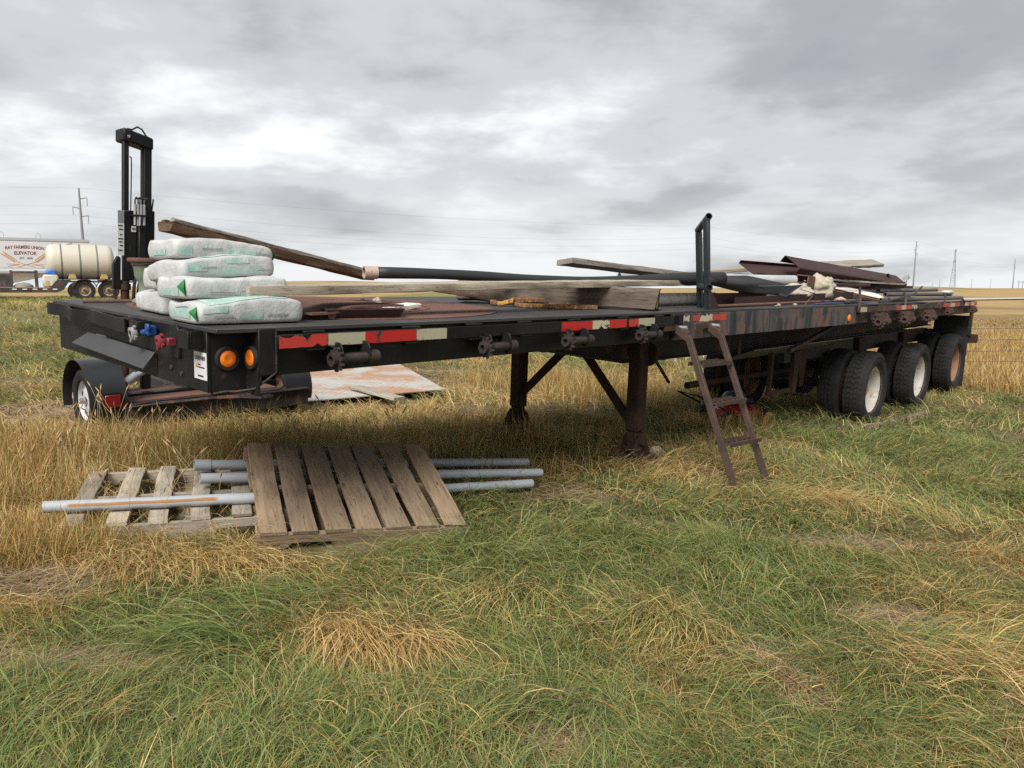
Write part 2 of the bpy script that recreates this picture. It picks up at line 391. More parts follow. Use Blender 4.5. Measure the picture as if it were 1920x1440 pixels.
STICKER = plain('sticker_paper', (0.58, 0.59, 0.60), 0.45, var=0.02); INK = plain('black_ink', (0.02, 0.02, 0.022), 0.6, var=0.05)
ORANGE_INK = plain('orange_ink', (0.70, 0.20, 0.06), 0.6); RED_INK = plain('dark_red_ink', (0.15, 0.012, 0.014), 0.6, var=0.05); WHEAT_INK = plain('wheat_ink', (0.50, 0.19, 0.03), 0.6, var=0.2)
PVC = plain('grey_conduit', (0.33, 0.36, 0.38), 0.55, var=0.12, scale=5)
def pvc_streak():
    b = NB('grey_conduit_stained'); c = b.coord((1, 1, 1), rand=False); s = b.n('ShaderNodeSeparateXYZ'); b.l(c, s.inputs[0])
    n = b.noise(b.coord((1.5, 10, 10), rand=False), 3, 6, 0.6)
    m1 = b.ramp(s.outputs[0], [(0.115, 0), (0.13, 1)]); x2 = b.math('SUBTRACT', s.outputs[0], 0.0)
    m2 = b.ramp(b.math('DIVIDE', x2, 2.0), [(0.435, 1), (0.45, 0)])
    y = b.math('ABSOLUTE', b.math('ADD', s.outputs[1], b.math('MULTIPLY', b.math('SUBTRACT', n, 0.5), 0.012)))
    z = b.ramp(b.math('MULTIPLY', b.math('ABSOLUTE', b.math('SUBTRACT', b.math('ADD', s.outputs[2], b.math('MULTIPLY', b.math('SUBTRACT', n, 0.5), 0.016)), 0.012)), 10), [(0.075, 1), (0.105, 0)])
    side = b.ramp(b.math('MULTIPLY', s.outputs[1], -10), [(0.0, 0), (0.1, 1)])
    f = b.math('MULTIPLY', b.math('MULTIPLY', m1, m2), b.math('MULTIPLY', z, side))
    base = b.mix(n, (0.31, 0.34, 0.36), (0.40, 0.43, 0.45))
    return b.fin(b.mix(f, base, b.mix(n, (0.24, 0.10, 0.03), (0.36, 0.19, 0.08))), 0.55, 0, 0.4)
PVC_STAIN = pvc_streak()
GALV = rusty('galvanised_pipe', (0.42, 0.43, 0.42), (0.30, 0.32, 0.33), (0.52, 0.51, 0.48), 6, 0.5, 0.5)
WHITE_RUST = worn_paint('white_paint_rusting', (0.70, 0.68, 0.64), rust=(0.30, 0.13, 0.05), dust=(0.5, 0.44, 0.36), rust_amt=0.34, dust_amt=0.3, rough=0.6, scale=7)
YELLOW_RUST = worn_paint('yellow_paint_rusting', (0.55, 0.28, 0.03), rust=(0.10, 0.05, 0.035), dust=(0.3, 0.2, 0.1), rust_amt=0.86, dust_amt=0.2, rough=0.7, scale=9)
TARP = plain('black_rubber_sheet', (0.022, 0.024, 0.026), 0.55, var=0.3, scale=4, bump=0.5)
TARP_IN = plain('grey_rubber_sheet', (0.12, 0.135, 0.15), 0.6, var=0.3, scale=6)
STAND = plain('blue_black_enamel', (0.022, 0.030, 0.036), 0.35, var=0.3, scale=12)
POT = worn_paint('green_enamel', (0.155, 0.195, 0.13), rust=(0.14, 0.07, 0.045), dust=(0.26, 0.27, 0.2), rust_amt=0.05, dust_amt=0.3, rough=0.45, scale=5)
CONC = rusty('rough_concrete', (0.46, 0.41, 0.32), (0.30, 0.26, 0.20), (0.62, 0.57, 0.47), 26, 0.95)
STONE = rusty('field_stone', (0.36, 0.30, 0.24), (0.26, 0.22, 0.18), (0.45, 0.40, 0.33), 22, 0.9)
STRAP = plain('blue_webbing', (0.13, 0.15, 0.36), 0.8); HOSE = plain('black_hose', (0.013, 0.013, 0.014), 0.4)
PIPE_DK = rusty('dark_pipe', (0.105, 0.10, 0.098), (0.07, 0.066, 0.066), (0.14, 0.125, 0.115), 8, 0.5, 0.45)
def bag_mat():
    b = NB('bag_paper'); c = b.coord(); n = b.noise(c, 9, 7, 0.62, 0.4); n2 = b.noise(c, 75, 4, 0.6)
    col = b.mix(b.ramp(n, [(0.35, 0), (0.7, 1)]), (0.39, 0.40, 0.395), (0.52, 0.53, 0.525))
    col = b.mix(b.ramp(n2, [(0.55, 0), (0.75, 0.35)]), col, (0.30, 0.31, 0.31))
    b.bump(b.math('ADD', n, b.math('MULTIPLY', n2, 0.25)), 0.8, 0.012); return b.fin(col, 0.62, 0, 0.35)
def teal_mat():
    b = NB('teal_print'); c = b.coord(); n = b.noise(c, 16, 7, 0.7, 0.5); n2 = b.noise(c, 80, 4, 0.6)
    col = b.mix(b.ramp(b.math('ADD', b.math('MULTIPLY', n, 0.7), b.math('MULTIPLY', n2, 0.3)), [(0.45, 0), (0.62, 1)]), (0.27, 0.44, 0.39), (0.50, 0.52, 0.51))
    b.bump(n, 0.6, 0.01); return b.fin(col, 0.62, 0, 0.35)
BAG = bag_mat(); TEAL = teal_mat(); BAG_GREEN = plain('green_bag_lining', (0.012, 0.20, 0.045), 0.55, var=0.3)
BAG_INK = plain('grey_print', (0.20, 0.22, 0.23), 0.7, var=0.2, scale=40)
def plate_mat():
    b = NB('white_tread_plate'); c = b.coord(rand=False); n = b.noise(c, 1.1, 7, 0.62, 0.5); n2 = b.noise(c, 16, 6, 0.7)
    f = b.ramp(b.math('ADD', b.math('MULTIPLY', n, 0.75), b.math('MULTIPLY', n2, 0.3)), [(0.46, 0), (0.57, 0.9)])
    col = b.mix(f, (0.42, 0.42, 0.395), b.mix(n2, (0.30, 0.13, 0.055), (0.44, 0.26, 0.14)))
    r1 = b.n('ShaderNodeTexWave', wave_type='BANDS', bands_direction='DIAGONAL'); b.l(c, r1.inputs[0]); r1.inputs['Scale'].default_value = 7.0
    col = b.mix(b.ramp(r1.outputs[1], [(0.7, 0), (0.9, 0.22)]), col, (0.30, 0.2, 0.13))
    b.bump(r1.outputs[1], 0.5, 0.006); return b.fin(col, 0.6, 0, 0.4)
TREAD = plate_mat()
# ------------------------------------------------------------------ terrain
def _hash(ix, iy, seed):
    n = (ix.astype(np.int64) * 374761393 + iy.astype(np.int64) * 668265263 + seed * 974711) & 0x7fffffff
    n = (n ^ (n >> 13)) * 1274126177 & 0x7fffffff
    return ((n ^ (n >> 16)) & 0xffff) / 65535.0
def vnoise(x, y, s, seed=0):
    x = np.asarray(x, float) / s; y = np.asarray(y, float) / s
    ix = np.floor(x); iy = np.floor(y); fx = x - ix; fy = y - iy
    fx = fx * fx * (3 - 2 * fx); fy = fy * fy * (3 - 2 * fy); ix = ix.astype(np.int64); iy = iy.astype(np.int64)
    a = _hash(ix, iy, seed); b = _hash(ix + 1, iy, seed); c = _hash(ix, iy + 1, seed); d = _hash(ix + 1, iy + 1, seed)
    return (a * (1 - fx) + b * fx) * (1 - fy) + (c * (1 - fx) + d * fx) * fy
def sstep(a, b, x):
    t = np.clip((x - a) / (b - a), 0, 1); return t * t * (3 - 2 * t)
def ground_h(x, y, micro=True):
    x = np.asarray(x, float); y = np.asarray(y, float); r = np.hypot(x, y)
    xs = 5.5 - np.logaddexp(0, np.clip(5.5 - x, -50, 50)); xs = np.where(x < -30, np.minimum(xs, -16), xs); xs = np.maximum(xs * 1.0, -16 + 0.12 * np.minimum(xs + 16, 0))
    xs = -xs * -1
    near = -0.013 - 0.0116 * np.clip(y, -3, 14) - 0.0615 * xs
    az = np.degrees(np.arctan2(x, y))
    far = 1.15 + 3.1 * np.exp(-((az + 14) / 11.0) ** 2) * sstep(90, 300, r) + 0.9 * np.exp(-((az - 28) / 3.0) ** 2) * sstep(70, 150, r)
    far = far + 0.35 * (vnoise(x, y, 45, 3) - 0.5) * sstep(40, 90, r)
    t = sstep(24, 330, r); z = near * (1 - t) + far * t
    if micro:
        f = 1 - sstep(14, 26, r)
        z = z + f * (0.11 * (vnoise(x, y, 0.55, 5) - 0.5) + 0.03 * (vnoise(x, y, 0.21, 6) - 0.5) + 0.05 * (vnoise(x, y, 1.7, 8) - 0.5))
        z = z + sstep(14, 26, r) * (1 - sstep(60, 120, r)) * 0.10 * (vnoise(x, y, 2.5, 9) - 0.5)
    return z
def gz(x, y): return float(ground_h(np.array([x]), np.array([y]))[0])
def ground_mat():
    b = NB('meadow_soil'); c = b.coord(kind='World', rand=False)
    s = b.n('ShaderNodeSeparateXYZ'); b.l(c, s.inputs[0])
    r = b.math('SQRT', b.math('ADD', b.math('MULTIPLY', s.outputs[0], s.outputs[0]), b.math('MULTIPLY', s.outputs[1], s.outputs[1])))
    n1 = b.noise(c, 0.9, 6, 0.6, 0.3); n2 = b.noise(c, 14, 7, 0.7, 0.6); n3 = b.noise(c, 90, 4, 0.6)
    thatch = b.mix(b.ramp(n2, [(0.3, 0), (0.7, 1)]), (0.085, 0.062, 0.036), (0.25, 0.195, 0.12))
    green = b.mix(n2, (0.045, 0.055, 0.02), (0.10, 0.115, 0.045))
    near = b.mix(b.ramp(n1, [(0.38, 0), (0.62, 0.8)]), thatch, green)
    # stubble, plough land and pasture farther off
    cf = b.coord((0.035, 0.010, 1), kind='World', rand=False); f1 = b.noise(cf, 1.0, 4, 0.5, 0.4); cs = b.coord((0.5, 0.5, 1), kind='World', rand=False); f2 = b.noise(cs, 1.6, 6, 0.65)
    stub = b.mix(f2, (0.29, 0.195, 0.085), (0.42, 0.30, 0.145)); past = b.mix(f2, (0.12, 0.135, 0.04), (0.23, 0.215, 0.08)); plough = b.mix(f2, (0.12, 0.075, 0.045), (0.20, 0.135, 0.08))
    far = b.mix(b.ramp(f1, [(0.50, 0), (0.58, 0.8)]), stub, past)
    far = b.mix(b.ramp(b.noise(b.coord((0.02, 0.03, 1), kind='World', rand=False, off=(3, 1, 0)), 1.0, 3, 0.5), [(0.62, 0), (0.68, 0.7)]), far, plough)
    # plough strip on the right between the fence field and the road
    sx = b.math('SUBTRACT', r, 52.0); strip = b.math('MULTIPLY', b.ramp(b.math('DIVIDE', b.math('ABSOLUTE', b.math('ADD', sx, b.math('MULTIPLY', b.math('SUBTRACT', f2, 0.5), 8.0))), 30.0), [(0.36, 1), (0.46, 0)]), b.ramp(b.math('DIVIDE', b.math('SUBTRACT', s.outputs[0], 12.0), 20.0), [(0.2, 0), (0.5, 1)]))
    far = b.mix(b.math('MULTIPLY', strip, 0.62), far, plough)
    col = b.mix(b.ramp(b.math('DIVIDE', r, 60.0), [(0.33, 0), (0.60, 1)]), near, far)
    b.bump(b.math('ADD', n2, b.math('MULTIPLY', n3, 0.4)), 0.7, 0.03); return b.fin(col, 0.95, 0, 0.1)
def terrain():
    rs = np.concatenate([[0.0], np.geomspace(0.35, 26, 130), np.geomspace(27.5, 5000, 70)]); na = 360
    az = np.linspace(0, 2 * np.pi, na, endpoint=False)
    Rr, A = np.meshgrid(rs[1:], az, indexing='ij'); X = Rr * np.sin(A); Y = Rr * np.cos(A); Z = ground_h(X, Y)
    Z = Z - sstep(700, 5000, Rr) * 1.5
    co = np.concatenate([[[0, 0, float(ground_h(np.zeros(1), np.zeros(1))[0])]], np.stack([X.ravel(), Y.ravel(), Z.ravel()], 1)])
    fs = [(0, 1 + (j + 1) % na, 1 + j) for j in range(na)]
    m = len(rs) - 1
    for i in range(m - 1):
        a, b_ = 1 + i * na, 1 + (i + 1) * na
        fs += [(a + j, a + (j + 1) % na, b_ + (j + 1) % na, b_ + j) for j in range(na)]
    me = bpy.data.meshes.new('ground'); me.from_pydata(co.tolist(), [], fs); me.shade_smooth(); me.materials.append(ground_mat())
    o = bpy.data.objects.new('ground', me); COL.objects.link(o); o['kind'] = 'structure'; tag(o, 'gently rolling prairie ground with thatch, stubble and plough land', kind='structure')
    bm = bmesh.new(); bm.from_mesh(me); bmesh.ops.recalc_face_normals(bm, faces=bm.faces); bm.to_mesh(me); bm.free()
    if me.polygons[0].normal.z < 0: me.flip_normals()
terrain()
# gravel road climbing to the right
g = G(); n = 70; vs = []
for i in range(n + 1):
    t = i / n; x = 34 + 190 * t; y = 88 + 78 * t + 26 * t * t
    for w_ in (-2.6, 2.6): vs.append((x - w_ * 0.40, y + w_ * 0.9, float(ground_h(np.array([x - w_ * 0.4]), np.array([y + w_ * 0.9]))[0]) + 0.14))
g.add(vs, [(i * 2, i * 2 + 1, i * 2 + 3, i * 2 + 2) for i in range(n)])
me = g.mesh('gravel_road'); me.materials.append(plain('road_gravel', (0.44, 0.42, 0.38), 0.95, var=0.15, scale=0.5)); o = bpy.data.objects.new('gravel_road', me); COL.objects.link(o); o['kind'] = 'structure'
if me.polygons[0].normal.z < 0: me.flip_normals()
# ------------------------------------------------------------------ flatbed trailer
W, LT = 2.44, 14.39
tr = Thing('flatbed_trailer', 'long black flatbed semi trailer loaded with scrap, three axles at its rear', 'trailer', (7.0, 1.22, -1.72))
g = G().box((0, 0, -0.022), (LT, W, 0)); tr.part('deck_plate', g, DECK, bevel=0.003)
g = G(); g.cyl((1.45, 1.40, 0.0005), (1.45, 1.40, 0.006), 1.27, n=72); tr.part('turntable_plate', g, RUST, label='round rusty brown plate let into the front of the deck')
g = G(); g.hollow((1.4, 1.42, 0.0062), (1.4, 1.42, 0.010), 0.83, 0.80, 64); tr.part('turntable_ring', g, RUST)
for (u, v, s) in ((2.98, 0.62, 0.09), (3.62, 0.38, 0.07), (0.4, 0.7, 0.1)):
    g = G(); g.box((u, v, 0.0005), (u + s * 2, v + s, 0.003)); tr.part('patch_plate', g, RUST)
# front panel and the notched near corner
g = G().box((0.004, 0.114, -0.315), (0.022, W - 0.1, -0.023)); tr.part('front_panel', g, BLACK, bevel=0.003)
g = G().box((0.023, 0.116, -0.33), (0.2, 0.126, -0.023)); tr.part('corner_pocket_wall', g, BLACK)
g = G().box((0.201, -0.002, -0.33), (0.211, 0.126, -0.023)); tr.part('corner_pocket_wall', g, BLACK)
g = G().box((0.2, -0.016, -0.235), (0.288, -0.003, -0.006)); tr.part('corner_flange', g, BLACK, bevel=0.003)
g = G().prism([(0.03, 0.118), (0.2, 0.118), (0.28, 0.0), (0.21, -0.01), (0.15, 0.06)], (0, 0, -0.345), (1, 0, 0), (0, 1, 0), (0, 0, 0.012)); tr.part('corner_gusset', g, BLACK2)
g = G()
pts = [V((0.03, 0.113, -0.32)), V((0.09, 0.112, -0.315)), V((0.14, 0.1, -0.318)), V((0.2, 0.03, -0.3)), V((0.25, -0.012, -0.25)), V((0.29, -0.012, -0.22)), V((0.292, -0.012, -0.02))]
g.tube(pts, 0.006, 6); tr.part('weld_bead', g, BLACK2)
def lamp(c, nrm):
    c = V(c); nrm = V(nrm); g = G()
    g.lathe([(0.062, 0.0), (0.062, 0.008), (0.056, 0.016), (0.046, 0.016), (0.042, 0.006), (0.0005, 0.006)], c, nrm, 28)
    o = tr.part('marker_lamp', g, RUBBER)
    g = G(); g.lathe([(0.041, 0.007), (0.041, 0.012), (0.034, 0.0175), (0.018, 0.0195), (0.012, 0.0175), (0.0005, 0.0175)], c, nrm, 28); tr.part('lens', g, AMBER, o)
lamp((0.103, 0.1155, -0.155), (0, -1, 0)); lamp((0.2005, 0.056, -0.15), (-1, 0, 0))
# bent rub bar, stake pockets and couplings on the front
g = G(); n = 22; prev = None; ring = []
for i in range(n + 1):
    v = 2.33 - (2.33 - 0.93) * i / n
    u = -0.07 - 0.018 * math.sin(i * 0.9) * (1 if i < 14 else 0.3) + (0.05 if i == 0 else 0)
    z = -0.012 + 0.008 * math.sin(i * 0.55)
    ring.append([V((u, v, z - 0.075)), V((u, v, z)), V((u + 0.012, v, z)), V((u + 0.012, v, z - 0.075))])
vs = [p for r_ in ring for p in r_]; fs = []
for i in range(n):
    for k in range(4): fs.append((i * 4 + k, i * 4 + (k + 1) % 4, i * 4 + 4 + (k + 1) % 4, i * 4 + 4 + k))
fs += [(3, 2, 1, 0), tuple(n * 4 + k for k in range(4))]; g.add(vs, fs); tr.part('bent_rub_bar', g, BLACK)
for v in (2.1, 1.55, 1.02):
    g = G().box((-0.056, v - 0.06, -0.075), (0.003, v + 0.06, -0.02)); tr.part('rub_bar_bracket', g, BLACK, bevel=0.003)
for v, z0 in ((0.82, -0.09), (0.2, -0.105)):
    g = G()
    for a, b in (((-0.07, v - 0.055), (-0.06, v + 0.055)), ((-0.06, v - 0.055), (0.003, v - 0.045)), ((-0.06, v + 0.045), (0.003, v + 0.055))):
        g.box((a[0], a[1], z0), (b[0], b[1], -0.018))
    tr.part('stake_pocket', g, BLACK, bevel=0.002)
def gladhand(c, m1, m2, s=1.0, arm=None):
    c = V(c); g = G()
    g.lathe([(0.034 * s, 0), (0.038 * s, 0.012), (0.034 * s, 0.03), (0.018 * s, 0.034), (0.016 * s, 0.022), (0.0005, 0.022)], c, (-1, 0, 0), 20)
    for a in (0.4, 2.2, 3.6, 5.2):
        d = V((0, math.cos(a), math.sin(a))); g.prism([(0, -0.014), (0.05 * s, -0.009), (0.052 * s, 0.009), (0, 0.014)], c + V((-0.014, 0, 0)), d, V((1, 0, 0)).cross(d), (-0.012, 0, 0))
    o = tr.part('air_coupling', g, m1)
    g = G(); g.lathe([(0.022 * s, 0.0225), (0.022 * s, 0.03), (0.010 * s, 0.031), (0.009 * s, 0.024), (0.0005, 0.024)], c, (-1, 0, 0), 18); tr.part('coupling_seal', g, m2, o)
    g = G(); g.box(c + V((0.0, -0.05, -0.022)), c + V((0.05, -0.0, 0.02))) if arm else g.box(c + V((0.001, -0.02, -0.02)), c + V((0.06, 0.02, 0.02)))
    tr.part('coupling_body', g, arm or m1, o, bevel=0.004)
gladhand((-0.06, 0.80, -0.085), ALU, HOSE, 1.0)
g = G(); g.box((-0.055, 0.655, -0.085), (-0.01, 0.705, -0.035)).box((-0.062, 0.645, -0.06), (-0.045, 0.685, -0.025)).cyl((-0.05,0.70,-0.07),(-0.05,0.745,-0.075),0.016,n=10); tr.part('blue_coupling', g, BLUE, bevel=0.006)
gladhand((-0.05, 0.475, -0.098), RED_PAINT, RED_PAINT, 0.95, RED_PAINT)
g = G(); g.prism([(-0.05, -0.11), (0.045, -0.11), (0.06, 0.03), (0.03, 0.06), (-0.03, 0.06), (-0.055, 0.03)], (-0.012, 0.445, -0.07), (0, 1, 0), (0, 0, 1), (0.016, 0, 0)); tr.part('socket_backplate', g, BLACK, bevel=0.004)
g = G(); g.hexa([(-0.015, 1.82, -0.225), (-0.012, 0.70, -0.265), (0.003, 0.70, -0.265), (0.0, 1.82, -0.225), (-0.012, 1.66, -0.15), (-0.012, 0.68, -0.18), (0.003, 0.68, -0.18), (0.003, 1.66, -0.15)])
g = G(); g.hexa([(-0.075, 1.84, -0.232), (-0.075, 0.70, -0.262), (-0.067, 0.70, -0.266), (-0.067, 1.84, -0.236), (-0.02, 1.70, -0.155), (-0.02, 0.68, -0.175), (-0.012, 0.68, -0.178), (-0.012, 1.70, -0.158)])
tr.part('deflector_plate', g, plain('grey_black_paint', (0.05, 0.05, 0.052), 0.5, var=0.25, scale=4), bevel=0.002)
g = G().prism([(0, 0), (-0.06, -0.085), (0.0, -0.10)], (-0.005, 0.69, -0.17), (1, 0, 0), (0, 0, 1), (0, 0.006, 0)); tr.part('deflector_bracket', g, BLACK2)
g = G(); r_ = 0.008
g.prism([(-0.068, -0.066), (0.068, -0.066), (0.068, 0.066), (-0.068, 0.066)], (0.001, 0.182, -0.19), (0, 1, 0), (0, 0, 1), (0.002, 0, 0)); st = tr.part('sticker', g, STICKER)
g = G(); text_on(g, 'U1019409', 0.031, (-0.0005, 0.182, -0.163), (0, -1, 0), (0, 0, 1), xs=0.86, bold=0.02); tr.part('sticker_number', g, INK, st, smooth=False)
g = G(); g.prism([(-0.012, 0), (0, 0.02), (0.012, 0)], (-0.0005, 0.222, -0.2), (0, 1, 0), (0, 0, 1), (0.001, 0, 0)); tr.part('sticker_emblem', g, ORANGE_INK, st, smooth=False)
g = G()
for y0, y1, z in ((0.208, 0.178, -0.187), (0.208, 0.135, -0.2)): g.box((-0.0005, y1, z), (0.0004, y0, z + 0.006))
tr.part('sticker_small_print', g, INK, st, smooth=False)
g = G(); g.box((-0.0005, 0.15, -0.243), (0.0004, 0.21, -0.235)); tr.part('sticker_phone_line', g, INK, st, smooth=False)
for (v, z) in ((0.40, -0.255), (0.52, -0.235), (1.5, -0.2)):
    g = G(); g.cyl((0.0045, v, z), (-0.004, v, z), 0.012, n=10); tr.part('bolt', g, BLACK2)
g = G().box((-0.002, 1.45, -0.17), (0.003, 1.62, -0.16)); tr.part('paint_scar', g, ALU)
# side rails
def side_beam(name, u0, u1, web, mat, far=False):
    y = (lambda q: W - q) if far else (lambda q: q)
    g = G()
    for a, b in (((u0, web, -0.243), (u1, web + 0.014, -0.023)), ((u0, web + 0.0141, -0.243), (u1, web + 0.09, -0.229))):
        g.box((a[0], min(y(a[1]), y(b[1])), a[2]), (b[0], max(y(a[1]), y(b[1])), b[2]))
    return tr.part(name, g, mat, bevel=0.002)
side_beam('side_beam', 0.213, 3.99, 0.03, BLACK); side_beam('side_beam', 3.9905, 8.25, -0.006, OLDSIDE)
side_beam('side_beam', 8.2505, LT, 0.03, BLACK2); side_beam('side_beam', 0.213, LT, 0.0, BLACK, True)
g = G().box((0.289, -0.036, -0.108), (3.99, -0.023, -0.036)); tr.part('rub_rail', g, BLACK, bevel=0.002)
g = G().box((8.2505, -0.036, -0.100), (LT, -0.023, -0.030)); tr.part('rub_rail', g, BLACK2, bevel=0.002)
g = G().box((3.9, -0.036, -0.108), (4.06, 0.0, -0.02)).box((4.0, -0.03, -0.11), (4.07, -0.007, -0.09)); tr.part('rail_end_block', g, BLACK, bevel=0.004)
gp = G(); gp.box((-0.045, -0.0225, -0.12), (0.045, 0.0295, -0.024)); gp.box((-0.06, -0.032, -0.036), (0.06, 0.0, -0.0225)); gp.box((-0.05, -0.034, -0.124), (0.06, 0.02, -0.1085))
pm = gp.mesh('stake_pocket', bevel=0.004); pm2 = pm.copy(); pm.materials.append(BLACK); pm2.materials.append(BLACK2)
for i, u in enumerate((0.5, 1.13, 1.62, 2.08, 2.6, 3.2, 3.7)):
    tr.put('stake_pocket', pm, None, Matrix.Translation((u, 0, 0)) @ Euler((0, rnd.uniform(-0.02, 0.02), rnd.uniform(-0.04, 0.04))).to_matrix().to_4x4())
for i in range(9): tr.put('stake_pocket', pm2, None, Matrix.Translation((8.4 + i * 0.72, 0, 0)))
# reflective tape
def tape(u0, u1, kind, z0, z1, v, seed, worn=False):
    r = random.Random(seed); n = max(6, int((u1 - u0) / 0.03)); lo = []; hi = []
    j = 0.010 if worn else 0.0012
    for i in range(n + 1):
        u = u0 + (u1 - u0) * i / n
        lo.append((u, z0 + (abs(r.gauss(0, j)) if r.random() < 0.6 else 0))); hi.append((u, z1 - (abs(r.gauss(0, j)) if r.random() < (0.5 if worn else 0.2) else 0)))
    g = G(); vs = [(u, v, z) for u, z in lo] + [(u, v, z) for u, z in hi]; m = n + 1
    vs += [(u, v + 0.0015, z) for u, z in lo] + [(u, v + 0.0015, z) for u, z in hi]
    fs = [(i, i + 1, m + i + 1, m + i) for i in range(n)] + [(2 * m + i, 3 * m + i, 3 * m + i + 1, 2 * m + i + 1) for i in range(n)]
    fs += [(i, 2 * m + i, 2 * m + i + 1, i + 1) for i in range(n)] + [(m + i, m + i + 1, 3 * m + i + 1, 3 * m + i) for i in range(n)]
    g.add(vs, fs)
    tr.part('red_tape' if kind == 'R' else 'white_tape', g, {'R': RED_OLD if worn else RED_TAPE, 'W': WHITE_OLD if worn else WHITE_TAPE}[kind], smooth=False)
for i, (a, b, k, wn) in enumerate([(0.295, 0.57, 'R', 1), (0.572, 0.80, 'W', 0), (0.802, 1.15, 'R', 0), (1.152, 1.38, 'W', 0), (2.44, 2.79, 'R', 0), (2.792, 3.0, 'W', 1), (3.002, 3.22, 'R', 0), (3.25, 3.38, 'R', 1), (3.382, 3.61, 'W', 0)]):
    tape(a, b, k, -0.103, -0.040, -0.0382, i, bool(wn))
for i, (a, b, k) in enumerate([(4.08, 4.2, 'W'), (4.26, 4.38, 'R'), (4.382, 4.6, 'W'), (4.602, 4.86, 'R')]): tape(a, b, k, -0.098, -0.036, -0.0082, 20 + i, True)
for i, (a, b, k) in enumerate([(8.26, 8.31, 'R'), (8.312, 8.54, 'W'), (9.73, 9.95, 'R'), (9.952, 10.16, 'W'), (10.162, 10.44, 'R'), (10.442, 10.7, 'W'), (12.13, 12.55, 'R'), (12.552, 12.83, 'W'), (12.832, 13.16, 'R'), (13.5, 13.74, 'W'), (13.742, 13.96, 'R'), (13.962, 14.18, 'W'), (14.182, 14.38, 'R')]):
    tape(a, b, k, -0.097, -0.033, -0.0382, 30 + i, i in (0, 4, 5, 9))
g = G(); g.lathe([(0.045, 0), (0.045, 0.006), (0.036, 0.014), (0.0005, 0.016)], (8.02, -0.007, -0.165), (0, -1, 0), 20); tr.part('side_marker_lens', g, AMBER)
g = G().box((7.1, -0.012, -0.24), (7.2, -0.0065, -0.12)); tr.part('side_patch', g, RUST)
g = G().box((4.24, -0.05, -0.24), (4.38, -0.0065, -0.105)); tr.part('ladder_pocket', g, LADDER, bevel=0.004)
for u in (3.94, 4.50):
    g = G().box((u - 0.16, -0.03, -0.16), (u + 0.03, -0.0065, -0.10)); tr.part('ladder_lug', g, LADDER, bevel=0.003)
# winches
def winch_meshes():
    g = G()
    for u in (-0.085, 0.085):
        g.prism([(0.03, -0.105), (-0.085, -0.112), (-0.105, -0.14), (-0.108, -0.2), (-0.09, -0.232), (-0.06, -0.24), (-0.03, -0.22), (0.03, -0.15)], (u - 0.004, 0, 0), (0, 1, 0), (0, 0, 1), (0.008, 0, 0))
    g.box((-0.09, -0.02, -0.118), (0.09, 0.029, -0.109)); g.bar((-0.12, -0.03, -0.125), (-0.08, -0.09, -0.15), 0.02, 0.008)
    fr = g.mesh('winch', bevel=0.0015); fr.materials.append(BLACK)
    g = G(); g.cyl((-0.08, -0.075, -0.195), (0.08, -0.075, -0.195), 0.027, n=14); g.box((-0.08, -0.08, -0.168), (0.08, -0.07, -0.1655))
    g.hollow((0.092, -0.075, -0.195), (0.15, -0.075, -0.195), 0.037, 0.02, 14); g.cyl((0.09, -0.075, -0.195), (0.12, -0.075, -0.195), 0.02, n=10)
    dr = g.mesh('drum', smooth='auto'); dr.materials.append(WINCHM)
    g = G(); nt = 11; poly = []
    for i in range(nt):
        for k, r in ((0, 0.046), (0.18, 0.066), (0.5, 0.062), (0.62, 0.046)):
            a = 2 * math.pi * (i + k) / nt; poly.append((r * math.cos(a), r * math.sin(a)))
    g.prism(poly, (-0.112, -0.075, -0.195), (0, 1, 0), (0, 0, 1), (0.018, 0, 0)); g.hollow((-0.14, -0.075, -0.195), (-0.1121, -0.075, -0.195), 0.036, 0.02, 14)
    ge = g.mesh('ratchet_gear'); ge.materials.append(WINCHM); return fr, dr, ge
wf, wdm, wg = winch_meshes(); wf2 = wf.copy(); wf2.materials.clear(); wf2.materials.append(WINCHM); wdm1 = wdm.copy(); wg1 = wg.copy()
for q in (wdm1, wg1): q.materials.clear(); q.materials.append(WINCHB)
for i, u in enumerate((0.70, 1.78, 2.58, 3.48, 9.0, 10.1, 11.2, 12.4, 14.05)):
    sc = 1.0 if i < 4 else (1.35 if i < 7 else 0.95)
    Mx = Matrix.Translation((u, 0, 0.024)) @ Matrix.Diagonal((sc, sc, sc, 1)) if i < 4 else Matrix.Translation((u, 0.0, 0.03 if i < 7 else 0)) @ Matrix.Diagonal((sc, sc, sc, 1))
    o = tr.put('winch', wf if i < 4 else wf2, None, Mx)
    for nm, me in (('drum', wdm1 if i < 4 else wdm), ('ratchet_gear', wg1 if i < 4 else wg)):
        c = bpy.data.objects.new(nm, me); COL.objects.link(c); c.parent = o
        if nm == 'ratchet_gear': c.matrix_local = Matrix.Translation((0, -0.075, -0.195)) @ Euler((i * 0.37, 0, 0)).to_matrix().to_4x4() @ Matrix.Translation((0, 0.075, 0.195))
